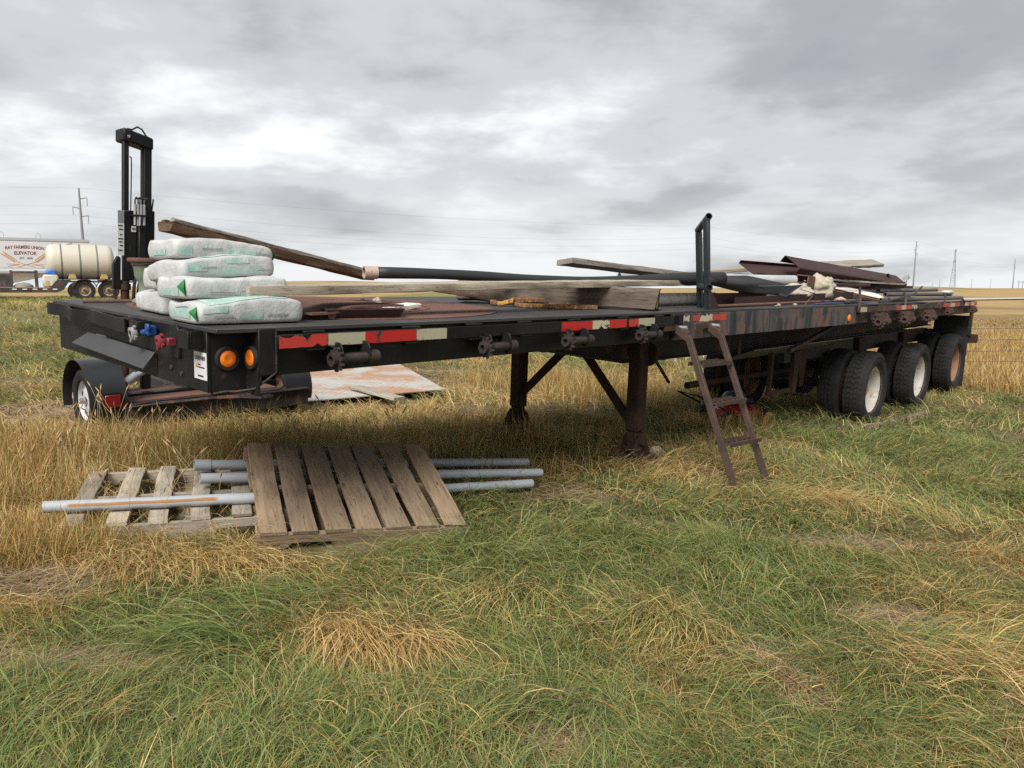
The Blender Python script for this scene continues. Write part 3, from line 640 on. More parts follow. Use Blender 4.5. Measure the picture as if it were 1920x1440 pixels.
# under frame
cm = G(); cm.box((-0.035, 0.106, -0.135), (0.035, W - 0.106, -0.125)).box((-0.004, 0.106, -0.1249), (0.004, W - 0.106, -0.0225))
cmm = cm.mesh('cross_member'); cmm.materials.append(UNDER)
for i in range(23): tr.put('cross_member', cmm, None, Matrix.Translation((0.55 + i * 0.6, 0, 0)))
for v in (0.72, 1.72):
    g = G(); st_ = [(0.03, -0.30), (3.0, -0.33), (4.2, -0.52), (6.5, -0.55), (LT - 0.1, -0.5)]
    for (u0, z0), (u1, z1) in zip(st_, st_[1:]):
        g.hexa([(u0, v - 0.006, z0), (u1, v - 0.006, z1), (u1, v + 0.006, z1), (u0, v + 0.006, z0), (u0, v - 0.006, -0.137), (u1, v - 0.006, -0.137), (u1, v + 0.006, -0.137), (u0, v + 0.006, -0.137)])
        g.hexa([(u0, v - 0.06, z0 - 0.014), (u1, v - 0.06, z1 - 0.014), (u1, v + 0.06, z1 - 0.014), (u0, v + 0.06, z0 - 0.014), (u0, v - 0.06, z0 - 0.001), (u1, v - 0.06, z1 - 0.001), (u1, v + 0.06, z1 - 0.001), (u0, v + 0.06, z0 - 0.001)])
    tr.part('main_beam', g, UNDER)
for v in (0.76, 1.64):
    g = G().box((7.9, v - 0.05, -0.80), (14.3, v + 0.05, -0.57)); tr.part('subframe_rail', g, UNDER)
for u in (8.3, 10.5, 12.67, 14.2):
    for v in (0.62, 1.76):
        g = G().prism([(-0.14, 0), (0.14, 0), (0.06, -0.55), (-0.06, -0.55)], (u, v, -0.58), (1, 0, 0), (0, 0, 1), (0, 0.06, 0)); tr.part('spring_hanger', g, LEGM)
g = G().prism([(-0.1, 0.0), (0.1, 0.0), (0.03, -0.52), (-0.06, -0.52)], (7.62, 0.42, -0.60), (1, 0, 0), (0, 0, 1), (0, 0.05, 0)); tr.part('spring_hanger', g, LEGM)
g = G().bar((6.95, 0.46, -0.58), (6.95, 0.46, -1.10), 0.05, 0.05).bar((6.95, 0.46, -1.08), (7.6, 0.46, -1.08), 0.05, 0.05); tr.part('step_hanger', g, LEGM)
g = G().cyl((5.9, 0.95, -0.94), (9.3, 0.95, -0.98), 0.04, n=12); tr.part('torque_tube', g, LEGM)
g = G().hexa([(6.2, 0.32, -0.50), (9.2, 0.32, -0.50), (9.2, 0.70, -0.66), (6.2, 0.70, -0.66), (6.2, 0.32, -0.488), (9.2, 0.32, -0.488), (9.2, 0.70, -0.648), (6.2, 0.70, -0.648)]); tr.part('sloped_shield', g, plain('dull_grey_sheet', (0.13, 0.13, 0.125), 0.7, var=0.3))
for u in (5.35, 5.6):
    g = G().box((u - 0.03, 0.2, -0.50), (u + 0.03, 0.212, -0.2)); tr.part('hanger_strap', g, LEGM)
g = G().bar((7.05, 0.3, -0.55), (8.6, 0.3, -0.26), 0.05, 0.04); tr.part('diagonal_strut', g, UNDER)
g = G().cyl((4.30, 0.52, -0.30), (6.0, 1.25, -0.95), 0.018, n=8); tr.part('brace_rod', g, UNDER)
# landing gear
for v, near in ((0.477, True), (1.963, False)):
    g = G().box((4.12, v - 0.07, -1.142), (4.26, v + 0.07, -0.245)); leg = tr.part('landing_leg', g, LEGM, bevel=0.014)
    g = G().box((4.135, v - 0.052, -1.33), (4.245, v + 0.052, -1.143)); tr.part('inner_leg', g, LEGM, leg, bevel=0.008)
    g = G()
    g.hexa([(4.02, v - 0.16, -1.385), (4.36, v - 0.16, -1.385), (4.36, v + 0.16, -1.385), (4.02, v + 0.16, -1.385), (4.02, v - 0.16, -1.365), (4.36, v - 0.16, -1.365), (4.36, v + 0.16, -1.365), (4.02, v + 0.16, -1.365)])
    for q in (-0.085, 0.075): g.prism([(-0.15, 0), (0.15, 0), (0.075, 0.15), (0.03, 0.19), (-0.03, 0.19), (-0.075, 0.15)], (4.19, v + q, -1.364), (1, 0, 0), (0, 0, 1), (0, 0.012, 0))
    g.cyl((4.19, v - 0.12, -1.24), (4.19, v + 0.12, -1.24), 0.035, n=14); tr.part('foot', g, LEGM, leg, bevel=0.003)
    if near:
        g = G().cyl((4.262, v - 0.03, -0.43), (4.30, v - 0.03, -0.43), 0.11, n=20).cyl((4.30, v - 0.03, -0.38), (4.33, v - 0.03, -0.38), 0.035, n=12); tr.part('gearbox', g, LEGM, leg)
        g = G().cyl((4.30, v - 0.05, -0.47), (4.5, v - 0.08, -0.48), 0.014, n=8); tr.part('crank_stub', g, LEGM, leg)
        g = G().box((4.05, v - 0.1, -0.44), (4.12, v + 0.04, -0.26)); tr.part('leg_bracket', g, LEGM, leg)
g = G().box((4.15, 1.06, -0.50), (4.23, 1.40, -0.34)); tr.part('brace_plate', g, LEGM)
g = G().bar((4.19, 1.34, -0.46), (4.19, 1.9, -0.98), 0.07, 0.05, (1, 0, 0)); tr.part('leg_brace', g, LEGM)
g = G().bar((4.19, 1.12, -0.46), (4.19, 0.56, -1.04), 0.07, 0.05, (1, 0, 0)); tr.part('leg_brace', g, LEGM)
# wheels
R_T = 0.535
def tyre_mesh():
    g = G(); hw = 0.138
    prof = [(0.325, -0.105), (0.335, -0.118), (0.372, -0.131), (0.376, -0.136), (0.40, -0.140), (0.408, -0.1435), (0.416, -0.141), (0.452, -0.144), (0.458, -0.148), (0.464, -0.143), (0.497, -0.132), (0.515, -0.116), (0.519, -0.09), (0.522, 0.0), (0.519, 0.09), (0.515, 0.116), (0.497, 0.132), (0.464, 0.143), (0.458, 0.148), (0.452, 0.144), (0.416, 0.141), (0.408, 0.1435), (0.40, 0.140), (0.376, 0.136), (0.372, 0.131), (0.335, 0.118), (0.325, 0.105)]
    g.lathe(prof, (0, 0, 0), (0, 1, 0), 64, close=True)
    # tread: five ribs of skewed blocks, real relief
    ribs = [(-0.118, -0.078), (-0.068, -0.030), (-0.021, 0.021), (0.030, 0.068), (0.078, 0.118)]
    for ri, (y0, y1) in enumerate(ribs):
        nb = 46
        for i in range(nb):
            a0 = 2 * math.pi * (i + 0.05 + 0.5 * (ri % 2)) / nb; a1 = 2 * math.pi * (i + 0.87 + 0.5 * (ri % 2)) / nb; sk = 2 * math.pi * 0.30 / nb * (1 if ri % 2 else -1)
            q = []
            for r in (0.508, R_T - 0.012 * (abs(ri - 2) == 2)):
                for (y, a) in ((y0, a0), (y1, a0 + sk), (y1, a1 + sk), (y0, a1)): q.append((r * math.cos(a), y, r * math.sin(a)))
            g.hexa(q)
    me = g.mesh('tyre', smooth='auto'); me.materials.append(RUBBER); return me
tym = tyre_mesh()
def rim_mesh(mat):
    """dual rim seen from its deep-dished outer side (outer side at -y)"""
    g = G()
    g.lathe([(0.345, -0.112), (0.348, -0.104), (0.330, -0.098), (0.318, -0.085), (0.300, -0.06), (0.290, 0.0), (0.282, 0.06), (0.270, 0.07), (0.16, 0.075), (0.125, 0.07), (0.115, 0.068), (0.0005, 0.068), (0.0005, 0.09), (0.2, 0.11), (0.318, 0.10), (0.340, 0.112), (0.345, 0.108), (0.335, 0.09), (0.33, -0.09)], (0, 0, 0), (0, 1, 0), 48, close=True)
    for i in range(10):
        a = 2 * math.pi * i / 10; g.cyl((0.2 * math.cos(a), 0.072, 0.2 * math.sin(a)), (0.2 * math.cos(a), 0.045, 0.2 * math.sin(a)), 0.016, n=6)
    me = g.mesh('wheel', smooth='auto'); me.materials.append(mat); return me
gd = G(); gd.lathe([(0.262, 0.060), (0.262, 0.064), (0.0005, 0.064)], (0, 0, 0), (0, 1, 0), 36); gd.lathe([(0.13, 0.0), (0.125, 0.06), (0.0005, 0.0)], (0, 0, 0), (0, 1, 0), 24)
gl = G(); gl.hollow((0, -0.1135, 0), (0, -0.1035, 0), 0.349, 0.329, 48); lip_me = gl.mesh('rim_lip', smooth='auto'); lip_me.materials.append(RIM_RUST)
disc_me = gd.mesh('wheel_disc', smooth='auto'); disc_me.materials.append(RIM_RUST)
rw, rr = rim_mesh(RIM_WHITE), rim_mesh(RIM_RUST)
AXU, AXZ = (9.41, 11.59, 13.76), -1.204
for k, u in enumerate(AXU):
    z = AXZ + (0.05 if k == 2 else 0.0)
    for v, flip, me in ((0.16, False, rr if k == 2 else rw), (0.50, True, rr), (1.94, False, rr), (2.28, True, rr)):
        Mx = Matrix.Translation((u, v, z)) @ Euler((0, rnd.uniform(0, 6), math.pi if flip else 0)).to_matrix().to_4x4()
        o = tr.put('wheel', me, None, Mx); c = bpy.data.objects.new('tyre', tym); COL.objects.link(c); c.parent = o; c = bpy.data.objects.new('wheel_disc', disc_me); COL.objects.link(c); c.parent = o; c = bpy.data.objects.new('rim_lip', lip_me); COL.objects.link(c); c.parent = o
        if v == 0.16: o['label'] = 'rusty brown outer rim' if k == 2 else 'white painted outer rim'
    g = G().cyl((u, 0.62, z), (u, 1.82, z), 0.065, n=14); tr.part('axle', g, UNDER)
for v in (0.03, 1.81):
    g = G().box((14.36, v, -1.62), (14.372, v + 0.6, -0.3)); tr.part('mud_flap', g, plain('flap_rubber' + str(v)[0], (0.02, 0.02, 0.021), 0.7, var=0.2))
g = G().box((LT + 0.001, 0, -0.243), (LT + 0.014, W, -0.002)); tr.part('rear_panel', g, BLACK2)
g = G().box((LT - 0.05, -0.004, -0.66), (LT + 0.0, 0.05, -0.245)); tr.part('rear_corner_post', g, BLACK2)
tape(LT - 0.045, LT - 0.005, 'R', -0.5, -0.33, -0.0062, 77, True)
g = G().box((LT + 0.02, -0.09, -0.80), (LT + 0.17, W + 0.05, -0.64)); tr.part('rear_bumper', g, LEGM, bevel=0.006)
g = G().box((LT - 0.35, 0.3, -0.78), (LT + 0.019, 0.42, -0.68)).box((LT - 0.35, 2.02, -0.78), (LT + 0.019, 2.14, -0.68)); tr.part('bumper_arm', g, LEGM)
for i, (u, h) in enumerate(((8.33, 0.13), (10.2, 0.14), (12.3, 0.13))):
    g = G(); g.tube([(u - 0.02, -0.012, -0.09), (u, -0.008, 0.02), (u + 0.03, 0.0, 0.07), (u + 0.02, 0.03, h)], [0.02] * 4, 6, 0.35); tr.part('stake_hook', g, LADDER)
# ------------------------------------------------------------------ boarding ladder hooked on the side
ld = Thing('boarding_ladder', 'rusty steel boarding ladder with grated rungs leaning against the flatbed side', 'ladder', (4.2, -0.72, -1.5))
LTOP = [V((3.98, -0.05, -0.13)), V((4.53, -0.05, -0.13))]; LBOT = [V((4.0, -0.66, -1.42)), V((4.47, -0.76, -1.54))]
for a, b in zip(LTOP, LBOT):
    g = G(); k = a + V((0.0, -0.055, 0.0)); kk = k + (b - k) * 0.06
    g.bar(k + (b - k) * 0.05, b, 0.040, 0.052, (0, -1, 0.4)); g.hexa([a + V((-0.03, 0.03, -0.05)), a + V((0.03, 0.03, -0.05)), kk + V((0.03, 0, -0.04)), kk + V((-0.03, 0, -0.04)), a + V((-0.03, 0.03, 0.02)), a + V((0.03, 0.03, 0.02)), kk + V((0.03, 0, 0.05)), kk + V((-0.03, 0, 0.05))])
    ld.part('rail', g, LADDER, bevel=0.005)
    g = G().cyl(a + V((0, 0.0, 0)), a + V((0, -0.07, 0)), 0.016, n=8); ld.part('pivot_bolt', g, ALU)
for t in (0.235, 0.475, 0.72):
    p = LTOP[0].lerp(LBOT[0], t); q = LTOP[1].lerp(LBOT[1], t); q.z = p.z + 0.0
    d = (q - p).normalized(); p = p + d * 0.03; q = q - d * 0.03
    fw_ = V((0, -1, 0)); g = G()
    for o_ in (-0.06, 0.075): g.bar(p + fw_ * o_, q + fw_ * o_, 0.010, 0.032)
    rg = ld.part('rung', g, LADDER)
    g = G()
    for i in range(6):
        c = p.lerp(q, (i + 0.5) / 6); g.bar(c + fw_ * -0.054, c + fw_ * 0.069, 0.007, 0.014)
    g.bar(p + V((0, 0, 0.012)), q + V((0, 0, 0.012)), 0.008, 0.012); ld.part('grating', g, LADDER, rg)
# ------------------------------------------------------------------ things lying on the deck
# upright stake rack
sr = Thing('stake_rack', 'upright blue-black steel stake rack standing at the deck edge', 'rack', (4.62, 0.1, 0))
PA, PB = V((4.62, 0.06, 0)), V((4.86, 0.27, 0))
for p, t in ((PA, V((4.47, 0.05, 0.80))), (PB, V((4.70, 0.25, 0.70)))):
    g = G().bar(p, t, 0.05, 0.05, (0, 1, 0)); sr.part('post', g, STAND, bevel=0.006)
g = G().hollow((4.455, 0.02, 0.82), (4.72, 0.27, 0.715), 0.031, 0.024, 16); sr.part('top_tube', g, STAND)
g = G().hollow((4.555, 0.02, 0.20), (4.80, 0.255, 0.205), 0.032, 0.025, 14); sr.part('lower_tube', g, STAND)
g = G().prism([(0.03, 0), (0.30, 0), (0.03, 0.19)], (4.62, 0.06, 0.002), (1, 0.12, 0), (0, 0, 1), (0, 0.01, 0)); sr.part('gusset', g, STEEL)
# cement bags
def bag(name, L, Wd, H, label, M, seed, teal=(), green=True, text=None, bars=()):
    r = random.Random(seed); ph = [r.uniform(0, 6) for _ in range(6)]
    def S(a, b, side):   # param on box faces -> surface point; a along length in [-1,1], b in [-1,1]
        pass
    n1, n2, n3 = 26, 18, 7
    def warp(x, y, z):   # unit cube -> bag
        px = 1 - 0.34 * abs(z) ** 2.2 * 0; ex = abs(x) ** 14; ey = abs(y) ** 10
        h = (1 - 0.10 * ex) * (1 - 0.18 * ey)
        w = (1 - 0.05 * ex * ex) * (1 + 0.035 * (1 - z * z)); l = (1 - 0.05 * abs(y) ** 4) * (1 + 0.02 * (1 - z * z))
        X = x * L / 2 * l; Y = y * Wd / 2 * w
        Z = H / 2 + z * H / 2 * h
        sag = 0.012 * math.sin(2.3 * x + ph[0]) + 0.007 * math.sin(4.3 * y + ph[1] + 2 * x)
        if z > -0.5: Z += sag * (z + 0.5) / 1.5 * (H / 0.11)
        Z += 0.0012 * math.sin(13 * x + ph[2]) * (z > 0); Y += 0.003 * math.sin(5 * x + ph[3]) + 0.0012 * math.sin(17 * x + ph[4])
        return V((X, Y, Z))
    g = G(); idx = {}
    def vid(i, j, k):
        key = (i, j, k)
        if key not in idx:
            idx[key] = len(g.v); g.v.append(warp(-1 + 2 * i / n1, -1 + 2 * j / n2, -1 + 2 * k / n3))
        return idx[key]
    for i in range(n1):
        for j in range(n2):
            for k in (0, n3): g.f.append((vid(i, j, k), vid(i + 1, j, k), vid(i + 1, j + 1, k), vid(i, j + 1, k)))
    for i in range(n1):
        for k in range(n3):
            for j in (0, n2): g.f.append((vid(i, j, k), vid(i + 1, j, k), vid(i + 1, j, k + 1), vid(i, j, k + 1)))
    for j in range(n2):
        for k in range(n3):
            for i in (0, n1): g.f.append((vid(i, j, k), vid(i, j + 1, k), vid(i, j + 1, k + 1), vid(i, j, k + 1)))
    t = Thing(name, label, 'bag', (0, 0, 0), MT, 'paper bags stacked on the deck'); t.o.matrix_world = MT @ M
    me = g.mesh('paper_sack', smooth=True); me.materials.append(BAG); o = bpy.data.objects.new('paper_sack', me); COL.objects.link(o); o.parent = t.o
    def patch(nm, mat, fn, us, vs_, offs):
        gg = G(); nu, nv = len(us), len(vs_)
        pts = [fn(a, b) for a in us for b in vs_]; gg.add([p + offs for p in pts], [(i * nv + j, (i + 1) * nv + j, (i + 1) * nv + j + 1, i * nv + j + 1) for i in range(nu - 1) for j in range(nv - 1)])
        m2 = gg.mesh(nm, smooth=True); m2.materials.append(mat); q = bpy.data.objects.new(nm, m2); COL.objects.link(q); q.parent = t.o; return q
    lin = lambda a, b, n: [a + (b - a) * i / n for i in range(n + 1)]
    for (face, a0, a1, b0, b1) in teal:
        if face == 'S': patch('teal_print', TEAL, lambda a, b: warp(a, -1, b), lin(a0, a1, 14), lin(b0, b1, 6), V((0, -0.0025, 0)))
        elif face == 'T': patch('teal_print', TEAL, lambda a, b: warp(a, b, 1), lin(a0, a1, 14), lin(b0, b1, 10), V((0, 0, 0.0025)))
        else: patch('teal_print', TEAL, lambda a, b: warp(-1, a, b), lin(a0, a1, 8), lin(b0, b1, 6), V((-0.0025, 0, 0)))
    for (face, a0, a1, b0, b1) in bars:
        if face == 'S': patch('small_print', BAG_INK, lambda a, b: warp(a, -1, b), lin(a0, a1, 10), lin(b0, b1, 2), V((0, -0.003, 0)))
        else: patch('small_print', BAG_INK, lambda a, b: warp(-1, a, b), lin(a0, a1, 6), lin(b0, b1, 2), V((-0.003, 0, 0)))
    if green:
        e = -1 if green is True else 1
        gg = G(); c = warp(e, -0.88, 0.0); top = warp(e, -0.99, 0.97); bot = warp(e * 0.93, -1.0, -0.97); bk = warp(e, -0.55, -0.05)
        off = V((0.004 * e, -0.004, 0))
        tp, bt_, mid_ = warp(e, -0.90, 0.97), warp(e, -0.93, -0.97), warp(e, -0.92, 0.0)
        gg.add([tp + V((0.004 * e, -0.002, 0)), bt_ + V((0.004 * e, -0.004, 0.002)), warp(e, -0.55, 0.05) + V((0.005 * e, 0, 0)), mid_ + V((0.016 * e, -0.016, 0)), warp(e * 0.99, -1.0, 0.0) + V((0.006 * e, -0.006, 0))], [(0, 2, 3), (2, 1, 3), (0, 3, 1)])
        m2 = gg.mesh('valve_fold', smooth=True); m2.materials.append(BAG_GREEN); q = bpy.data.objects.new('valve_fold', m2); COL.objects.link(q); q.parent = t.o
    if text:
        body, size, xa, zb, flip = text
        vs, fs = text_polys(body, 1.0, bold=0.02); mx = max(v.x for v in vs) - min(v.x for v in vs); gg = G(); pts = []
        for v in vs:
            a = xa + (v.x / mx) * size * (-1 if flip else 1); b = zb + v.y * 0.34 * (-1 if flip else 1)
            pts.append(warp(a, -1, b) + V((0, -0.0032, 0)))
        gg.add(pts, fs); m2 = gg.mesh('lettering', smooth=False); m2.materials.append(BAG_INK); q = bpy.data.objects.new('lettering', m2); COL.objects.link(q); q.parent = t.o
    return t
def TM(x, y, z, yaw=0, roll=0, pit=0): return Matrix.Translation((x, y, z)) @ Euler((math.radians(roll), math.radians(pit), math.radians(yaw))).to_matrix().to_4x4()
bag('cement_bag', 0.56, 0.40, 0.118, 'lowest paper bag of the stack, lying on the deck edge with green folded end', TM(0.285, 0.375, 0.002, -2), 1,
    teal=[('S', -0.28, 0.16, -0.75, -0.1), ('T', -0.85, 0.7, -0.98, 0.1), ('S', -0.95, -0.5, 0.1, 0.9), ('E', -0.6, 0.5, -0.6, 0.4)], text=('MASTERCRAFT', 0.40, 0.46, -0.25, True), bars=[('S', -0.75, -0.35, -0.6, -0.5), ('S', -0.75, -0.4, -0.35, -0.28), ('E', -0.5, 0.3, 0.5, 0.6)])
bag('cement_bag', 0.54, 0.40, 0.115, 'paper bag with green folded end, second from the bottom of the front stack', TM(0.275, 0.50, 0.108, -1.5, -2, 1), 2,
    teal=[('S', 0.0, 0.9, -0.9, -0.35), ('T', -0.8, 0.3, -0.5, 0.5), ('E', -0.6, 0.5, -0.8, 0.0)], bars=[('S', -0.6, -0.05, -0.75, -0.68), ('S', -0.6, -0.1, -0.5, -0.42)])
bag('cement_bag', 0.54, 0.40, 0.112, 'wrinkled paper bag in the middle of the stack, under the topmost bag', TM(0.305, 0.68, 0.205, 3, -5, -2), 3,
    teal=[('S', -0.2, 0.7, -0.8, 0.0), ('S', -0.9, -0.5, -0.4, 0.6), ('S', -0.1, 0.4, 0.3, 0.95), ('T', -0.6, 0.7, -0.9, 0.3)], green=False, bars=[('S', -0.6, -0.3, -0.1, 0.0), ('S', 0.6, 0.9, -0.5, -0.42)])
bag('cement_bag', 0.54, 0.40, 0.108, 'topmost paper bag of the stack, with green folded right end', TM(0.325, 0.74, 0.298, -2, -2, 2), 4,
    teal=[('S', 0.05, 0.62, -0.55, 0.45), ('S', -0.98, -0.7, -0.8, 0.2), ('E', -0.5, 0.4, -0.7, 0.0)], green='R', text=('MASTERCRAFT', 0.42, -0.30, -0.1, False), bars=[('S', 0.65, 0.92, 0.0, 0.1), ('S', 0.65, 0.92, -0.3, -0.2)])
bag('cement_bag', 0.50, 0.36, 0.125, 'bottom paper bag end-on beside the green pedestal', TM(0.29, 1.06, 0.002, 86), 5, teal=[('S', -0.9, 0.4, -0.6, 0.2), ('E', -0.6, 0.6, -0.4, 0.5)], green=False, bars=[('E', -0.5, 0.5, 0.5, 0.6), ('S', -0.6, 0.2, 0.5, 0.6)])
bag('cement_bag', 0.50, 0.36, 0.13, 'plump white bag bulging out left between the other stacked bags', TM(0.27, 0.92, 0.122, 82, 3), 6, teal=[('S', 0.2, 0.8, -0.6, 0.5)], green=False, bars=[('E', -0.4, 0.4, 0.3, 0.4)])
# green pedestal
ps = Thing('flanged_pedestal', 'green waisted cast pedestal with rusty rim beside the paper bags', 'pedestal', (0.33, 1.68, 0.006))
g = G(); g.lathe([(0.085, 0.018), (0.088, 0.03), (0.062, 0.055), (0.045, 0.10), (0.044, 0.14), (0.058, 0.17), (0.067, 0.19), (0.070, 0.235), (0.080, 0.262), (0.088, 0.278)], (0.33, 1.68, 0), (0, 0, 1), 32); ps.part('body', g, POT, smooth=True)
g = G(); g.lathe([(0.088, 0.279), (0.104, 0.281), (0.107, 0.292), (0.103, 0.302), (0.09, 0.304), (0.0005, 0.30)], (0.33, 1.68, 0), (0, 0, 1), 32); ps.part('rim', g, RUST, smooth='auto')
g = G(); g.lathe([(0.079, 0.007), (0.086, 0.009), (0.086, 0.0175), (0.07, 0.0178)], (0.33, 1.68, 0), (0, 0, 1), 32); ps.part('base', g, RUST)
g = G(); g.lathe([(0.0805, 0.257), (0.085, 0.259), (0.085, 0.266), (0.0835, 0.267)], (0.33, 1.68, 0), (0, 0, 1), 32); ps.part('band', g, RUST)
g = G(); [g.tube([(0.10, 1.95 + i * 0.016, 0.012), (0.14, 1.956 + i * 0.016, 0.02), (0.17, 1.95 + i * 0.016, 0.012)], 0.008, 6) for i in range(0)]
g.cyl((0.05, 2.0, 0.012), (0.40, 1.95, 0.014), 0.009, n=8); single('threaded_rod', g, RUST, 'short rusty threaded rod on the deck left of the green pedestal', 'rod', (0.2, 1.97, 0.003))
# long dark channelled timber sloping up over the bags
wl = V((2.12, 1.78, 0.205)) - V((0.39, 1.50, 0.50))
gt = plank_mesh('channelled_beam', wl.length, 0.145, 0.058, 31, 20, 0.006, 0.005)
wb = Thing('channelled_beam', 'long dark brown channelled wooden beam sloping up over the paper bags', 'beam', (0.39, 1.50, 0.50))
M0 = axis_matrix((0.39, 1.50, 0.50), (2.12, 1.78, 0.205)); wb.put('plank', gt, DARK_WOOD, M0)
for y, s in ((-0.055, 32), (0.055, 33)):
    me = plank_mesh('flange_board', wl.length - 0.03, 0.045, 0.024, s, 20, 0.004, 0.005); wb.put('flange_board', me, DARK_WOOD if y > 0 else GREY_WOOD, M0 @ Matrix.Translation((0.01, y * 0.9, 0.0415)))
g = G(); rr2 = random.Random(4)
for i in range(9):
    a = V((1.95 + i * 0.02, 1.74 + rr2.uniform(-0.05, 0.05), 0.25 - i * 0.004)); g.tube([a, a + V((0.09, rr2.uniform(-0.03, 0.03), rr2.uniform(-0.01, 0.035))), a + V((0.2, rr2.uniform(-0.06, 0.06), rr2.uniform(-0.03, 0.03)))], [0.014, 0.011, 0.003], 5)
so_ = wb.part('splinters', g, DARK_WOOD); so_['kind'] = 'stuff'
# black wrapped pipe
P0, P1 = V((1.98, 1.5, 0.245)), V((5.35, 0.32, 0.27))
pp = Thing('wrapped_pipe', 'long pipe wrapped in black rubber sheet with a rusty bare end', 'pipe', P0)
d_ = (P1 - P0).normalized()
g = G(); pts = []; rad = []
for i in range(30):
    t = i / 29; p = P0.lerp(P1, t) + V((0, 0, -0.03 * math.sin(math.pi * t) + 0.012 * math.sin(9 * t))); pts.append(p); rad.append(0.046 - 0.004 * math.sin(5 * t) + (0.02 * max(0, t - 0.72) / 0.28) + 0.0012 * math.sin(31 * t))
g.tube(pts, rad, 18); pp.part('rubber_wrap', g, TARP, smooth=True)
g = G().hollow(P0 - d_ * 0.085, P0 + d_ * 0.02, 0.0505, 0.040, 20); pp.part('pipe_end', g, worn_paint('rusty_bare_pipe', (0.40, 0.33, 0.26), rust=(0.16, 0.08, 0.05), dust=(0.45, 0.4, 0.34), rust_amt=0.5, dust_amt=0.4, rough=0.8, scale=12))
# flared, torn end of the sheet
g = G(); nu, nv = 26, 12
e0 = pts[-2]; vs = []
for i in range(nu + 1):
    t = i / nu; c = V((5.1, 0.40, 0.275)).lerp(V((7.2, 0.42, 0.27)), t)
    for j in range(nv + 1):
        s = j / nv
        top = V((0, 0.05 * (1 - t), 0.066 - 0.035 * t)); bot = V((0, -0.05 + 0.02 * t, -0.07 - 0.12 * t * (1 if s > 0.5 else 1)))
        a = math.pi * s; bulge = V((0, -0.085 * math.sin(a) * (1 - 0.75 * t), 0))
        p = c + top.lerp(bot, s) + bulge + V((0, 0.012 * math.sin(7 * t + 5 * s), 0.012 * math.sin(6 * t + 2)))
        x_end = 5.1 + (2.1 if s < 0.10 else 2.1 - 0.55 * s + (0.28 * (s - 0.72) / 0.28 if s > 0.72 else 0)) * t
        if s < 0.35: x_end = 5.1 + (1.05 + 2.4 * s) * t
        p.x = x_end; vs.append(p)
m_ = nv + 1; g.add(vs, [(i * m_ + j, (i + 1) * m_ + j, (i + 1) * m_ + j + 1, i * m_ + j + 1) for i in range(nu) for j in range(nv)])
me = g.mesh('torn_sheet', P0, True); me.materials.append(TARP); o = bpy.data.objects.new('torn_sheet', me); COL.objects.link(o); o.parent = pp.o; sd = o.modifiers.new('thick', 'SOLIDIFY'); sd.thickness = 0.006
g = G().add([(6.25, 0.36, 0.205), (6.95, 0.30, 0.215), (7.35, 0.33, 0.225), (6.98, 0.36, 0.085), (6.72, 0.38, 0.12)], [(0, 4, 3, 2, 1)])
me = g.mesh('sheet_corner', P0, False); me.materials.append(TARP_IN); o = bpy.data.objects.new('sheet_corner', me); COL.objects.link(o); o.parent = pp.o; sd = o.modifiers.new('thick', 'SOLIDIFY'); sd.thickness = 0.006
# long weathered plank on top of bags and timber
A, B = V((0.36, 0.34, 0.215)), V((6.6, 0.72, 0.235))
beam_thing('long_plank', plank_mesh('long_plank', (B - A).length, 0.24, 0.052, 41, 40, 0.008, 0.004, bow=0.0), PALE_WOOD, 'very long grey weathered plank lying across bags and timber along the deck', 'plank', V((0.30, 0.385, 0.155)), V((6.5, 0.66, 0.245)))
beam_thing('short_plank', plank_mesh('short_plank', 1.55, 0.26, 0.05, 42, 12, 0.004, 0.004), GREY_WOOD, 'short grey plank tilted up over the black wrapped pipe', 'plank', V((4.15, 1.38, 0.395)), V((5.65, 1.0, 0.285)), (0, 0.12, 1))
# big old timber
A, B = V((3.02, 1.62, 0.105)), V((3.90, 0.135, 0.095))
tm = Thing('square_timber', 'thick cracked old square timber lying on the deck, mossy cut end', 'timber', A)
tm.put('timber', plank_mesh('timber', (B - A).length, 0.24, 0.185, 43, 24, 0.008, 0.008, cham=0.018), TIMBER, axis_matrix(A, B))
tm.put('end_grain', plank_mesh('end_grain', 0.012, 0.225, 0.17, 44, 1, 0, 0.006, cham=0.015), MOSSY, axis_matrix(B + (B - A).normalized() * 0.003, B + (B - A).normalized()))
beam_thing('lean_board', plank_mesh('lean_board', 0.75, 0.10, 0.03, 45, 8, 0.004, 0.005), DARK_WOOD, 'dark splintered board sloping down under the long plank', 'board', V((2.55, 1.62, 0.13)), V((3.15, 1.30, 0.025)))
g = G(); g.tube([(3.02, 1.28, 0.02), (3.08, 1.22, 0.022), (3.14, 1.25, 0.02), (3.10, 1.30, 0.022)], 0.014, 7); single('black_hose_piece', g, HOSE, 'small black rubber piece on the deck beside the old timber', 'rubber', (3.08, 1.26, 0.005))
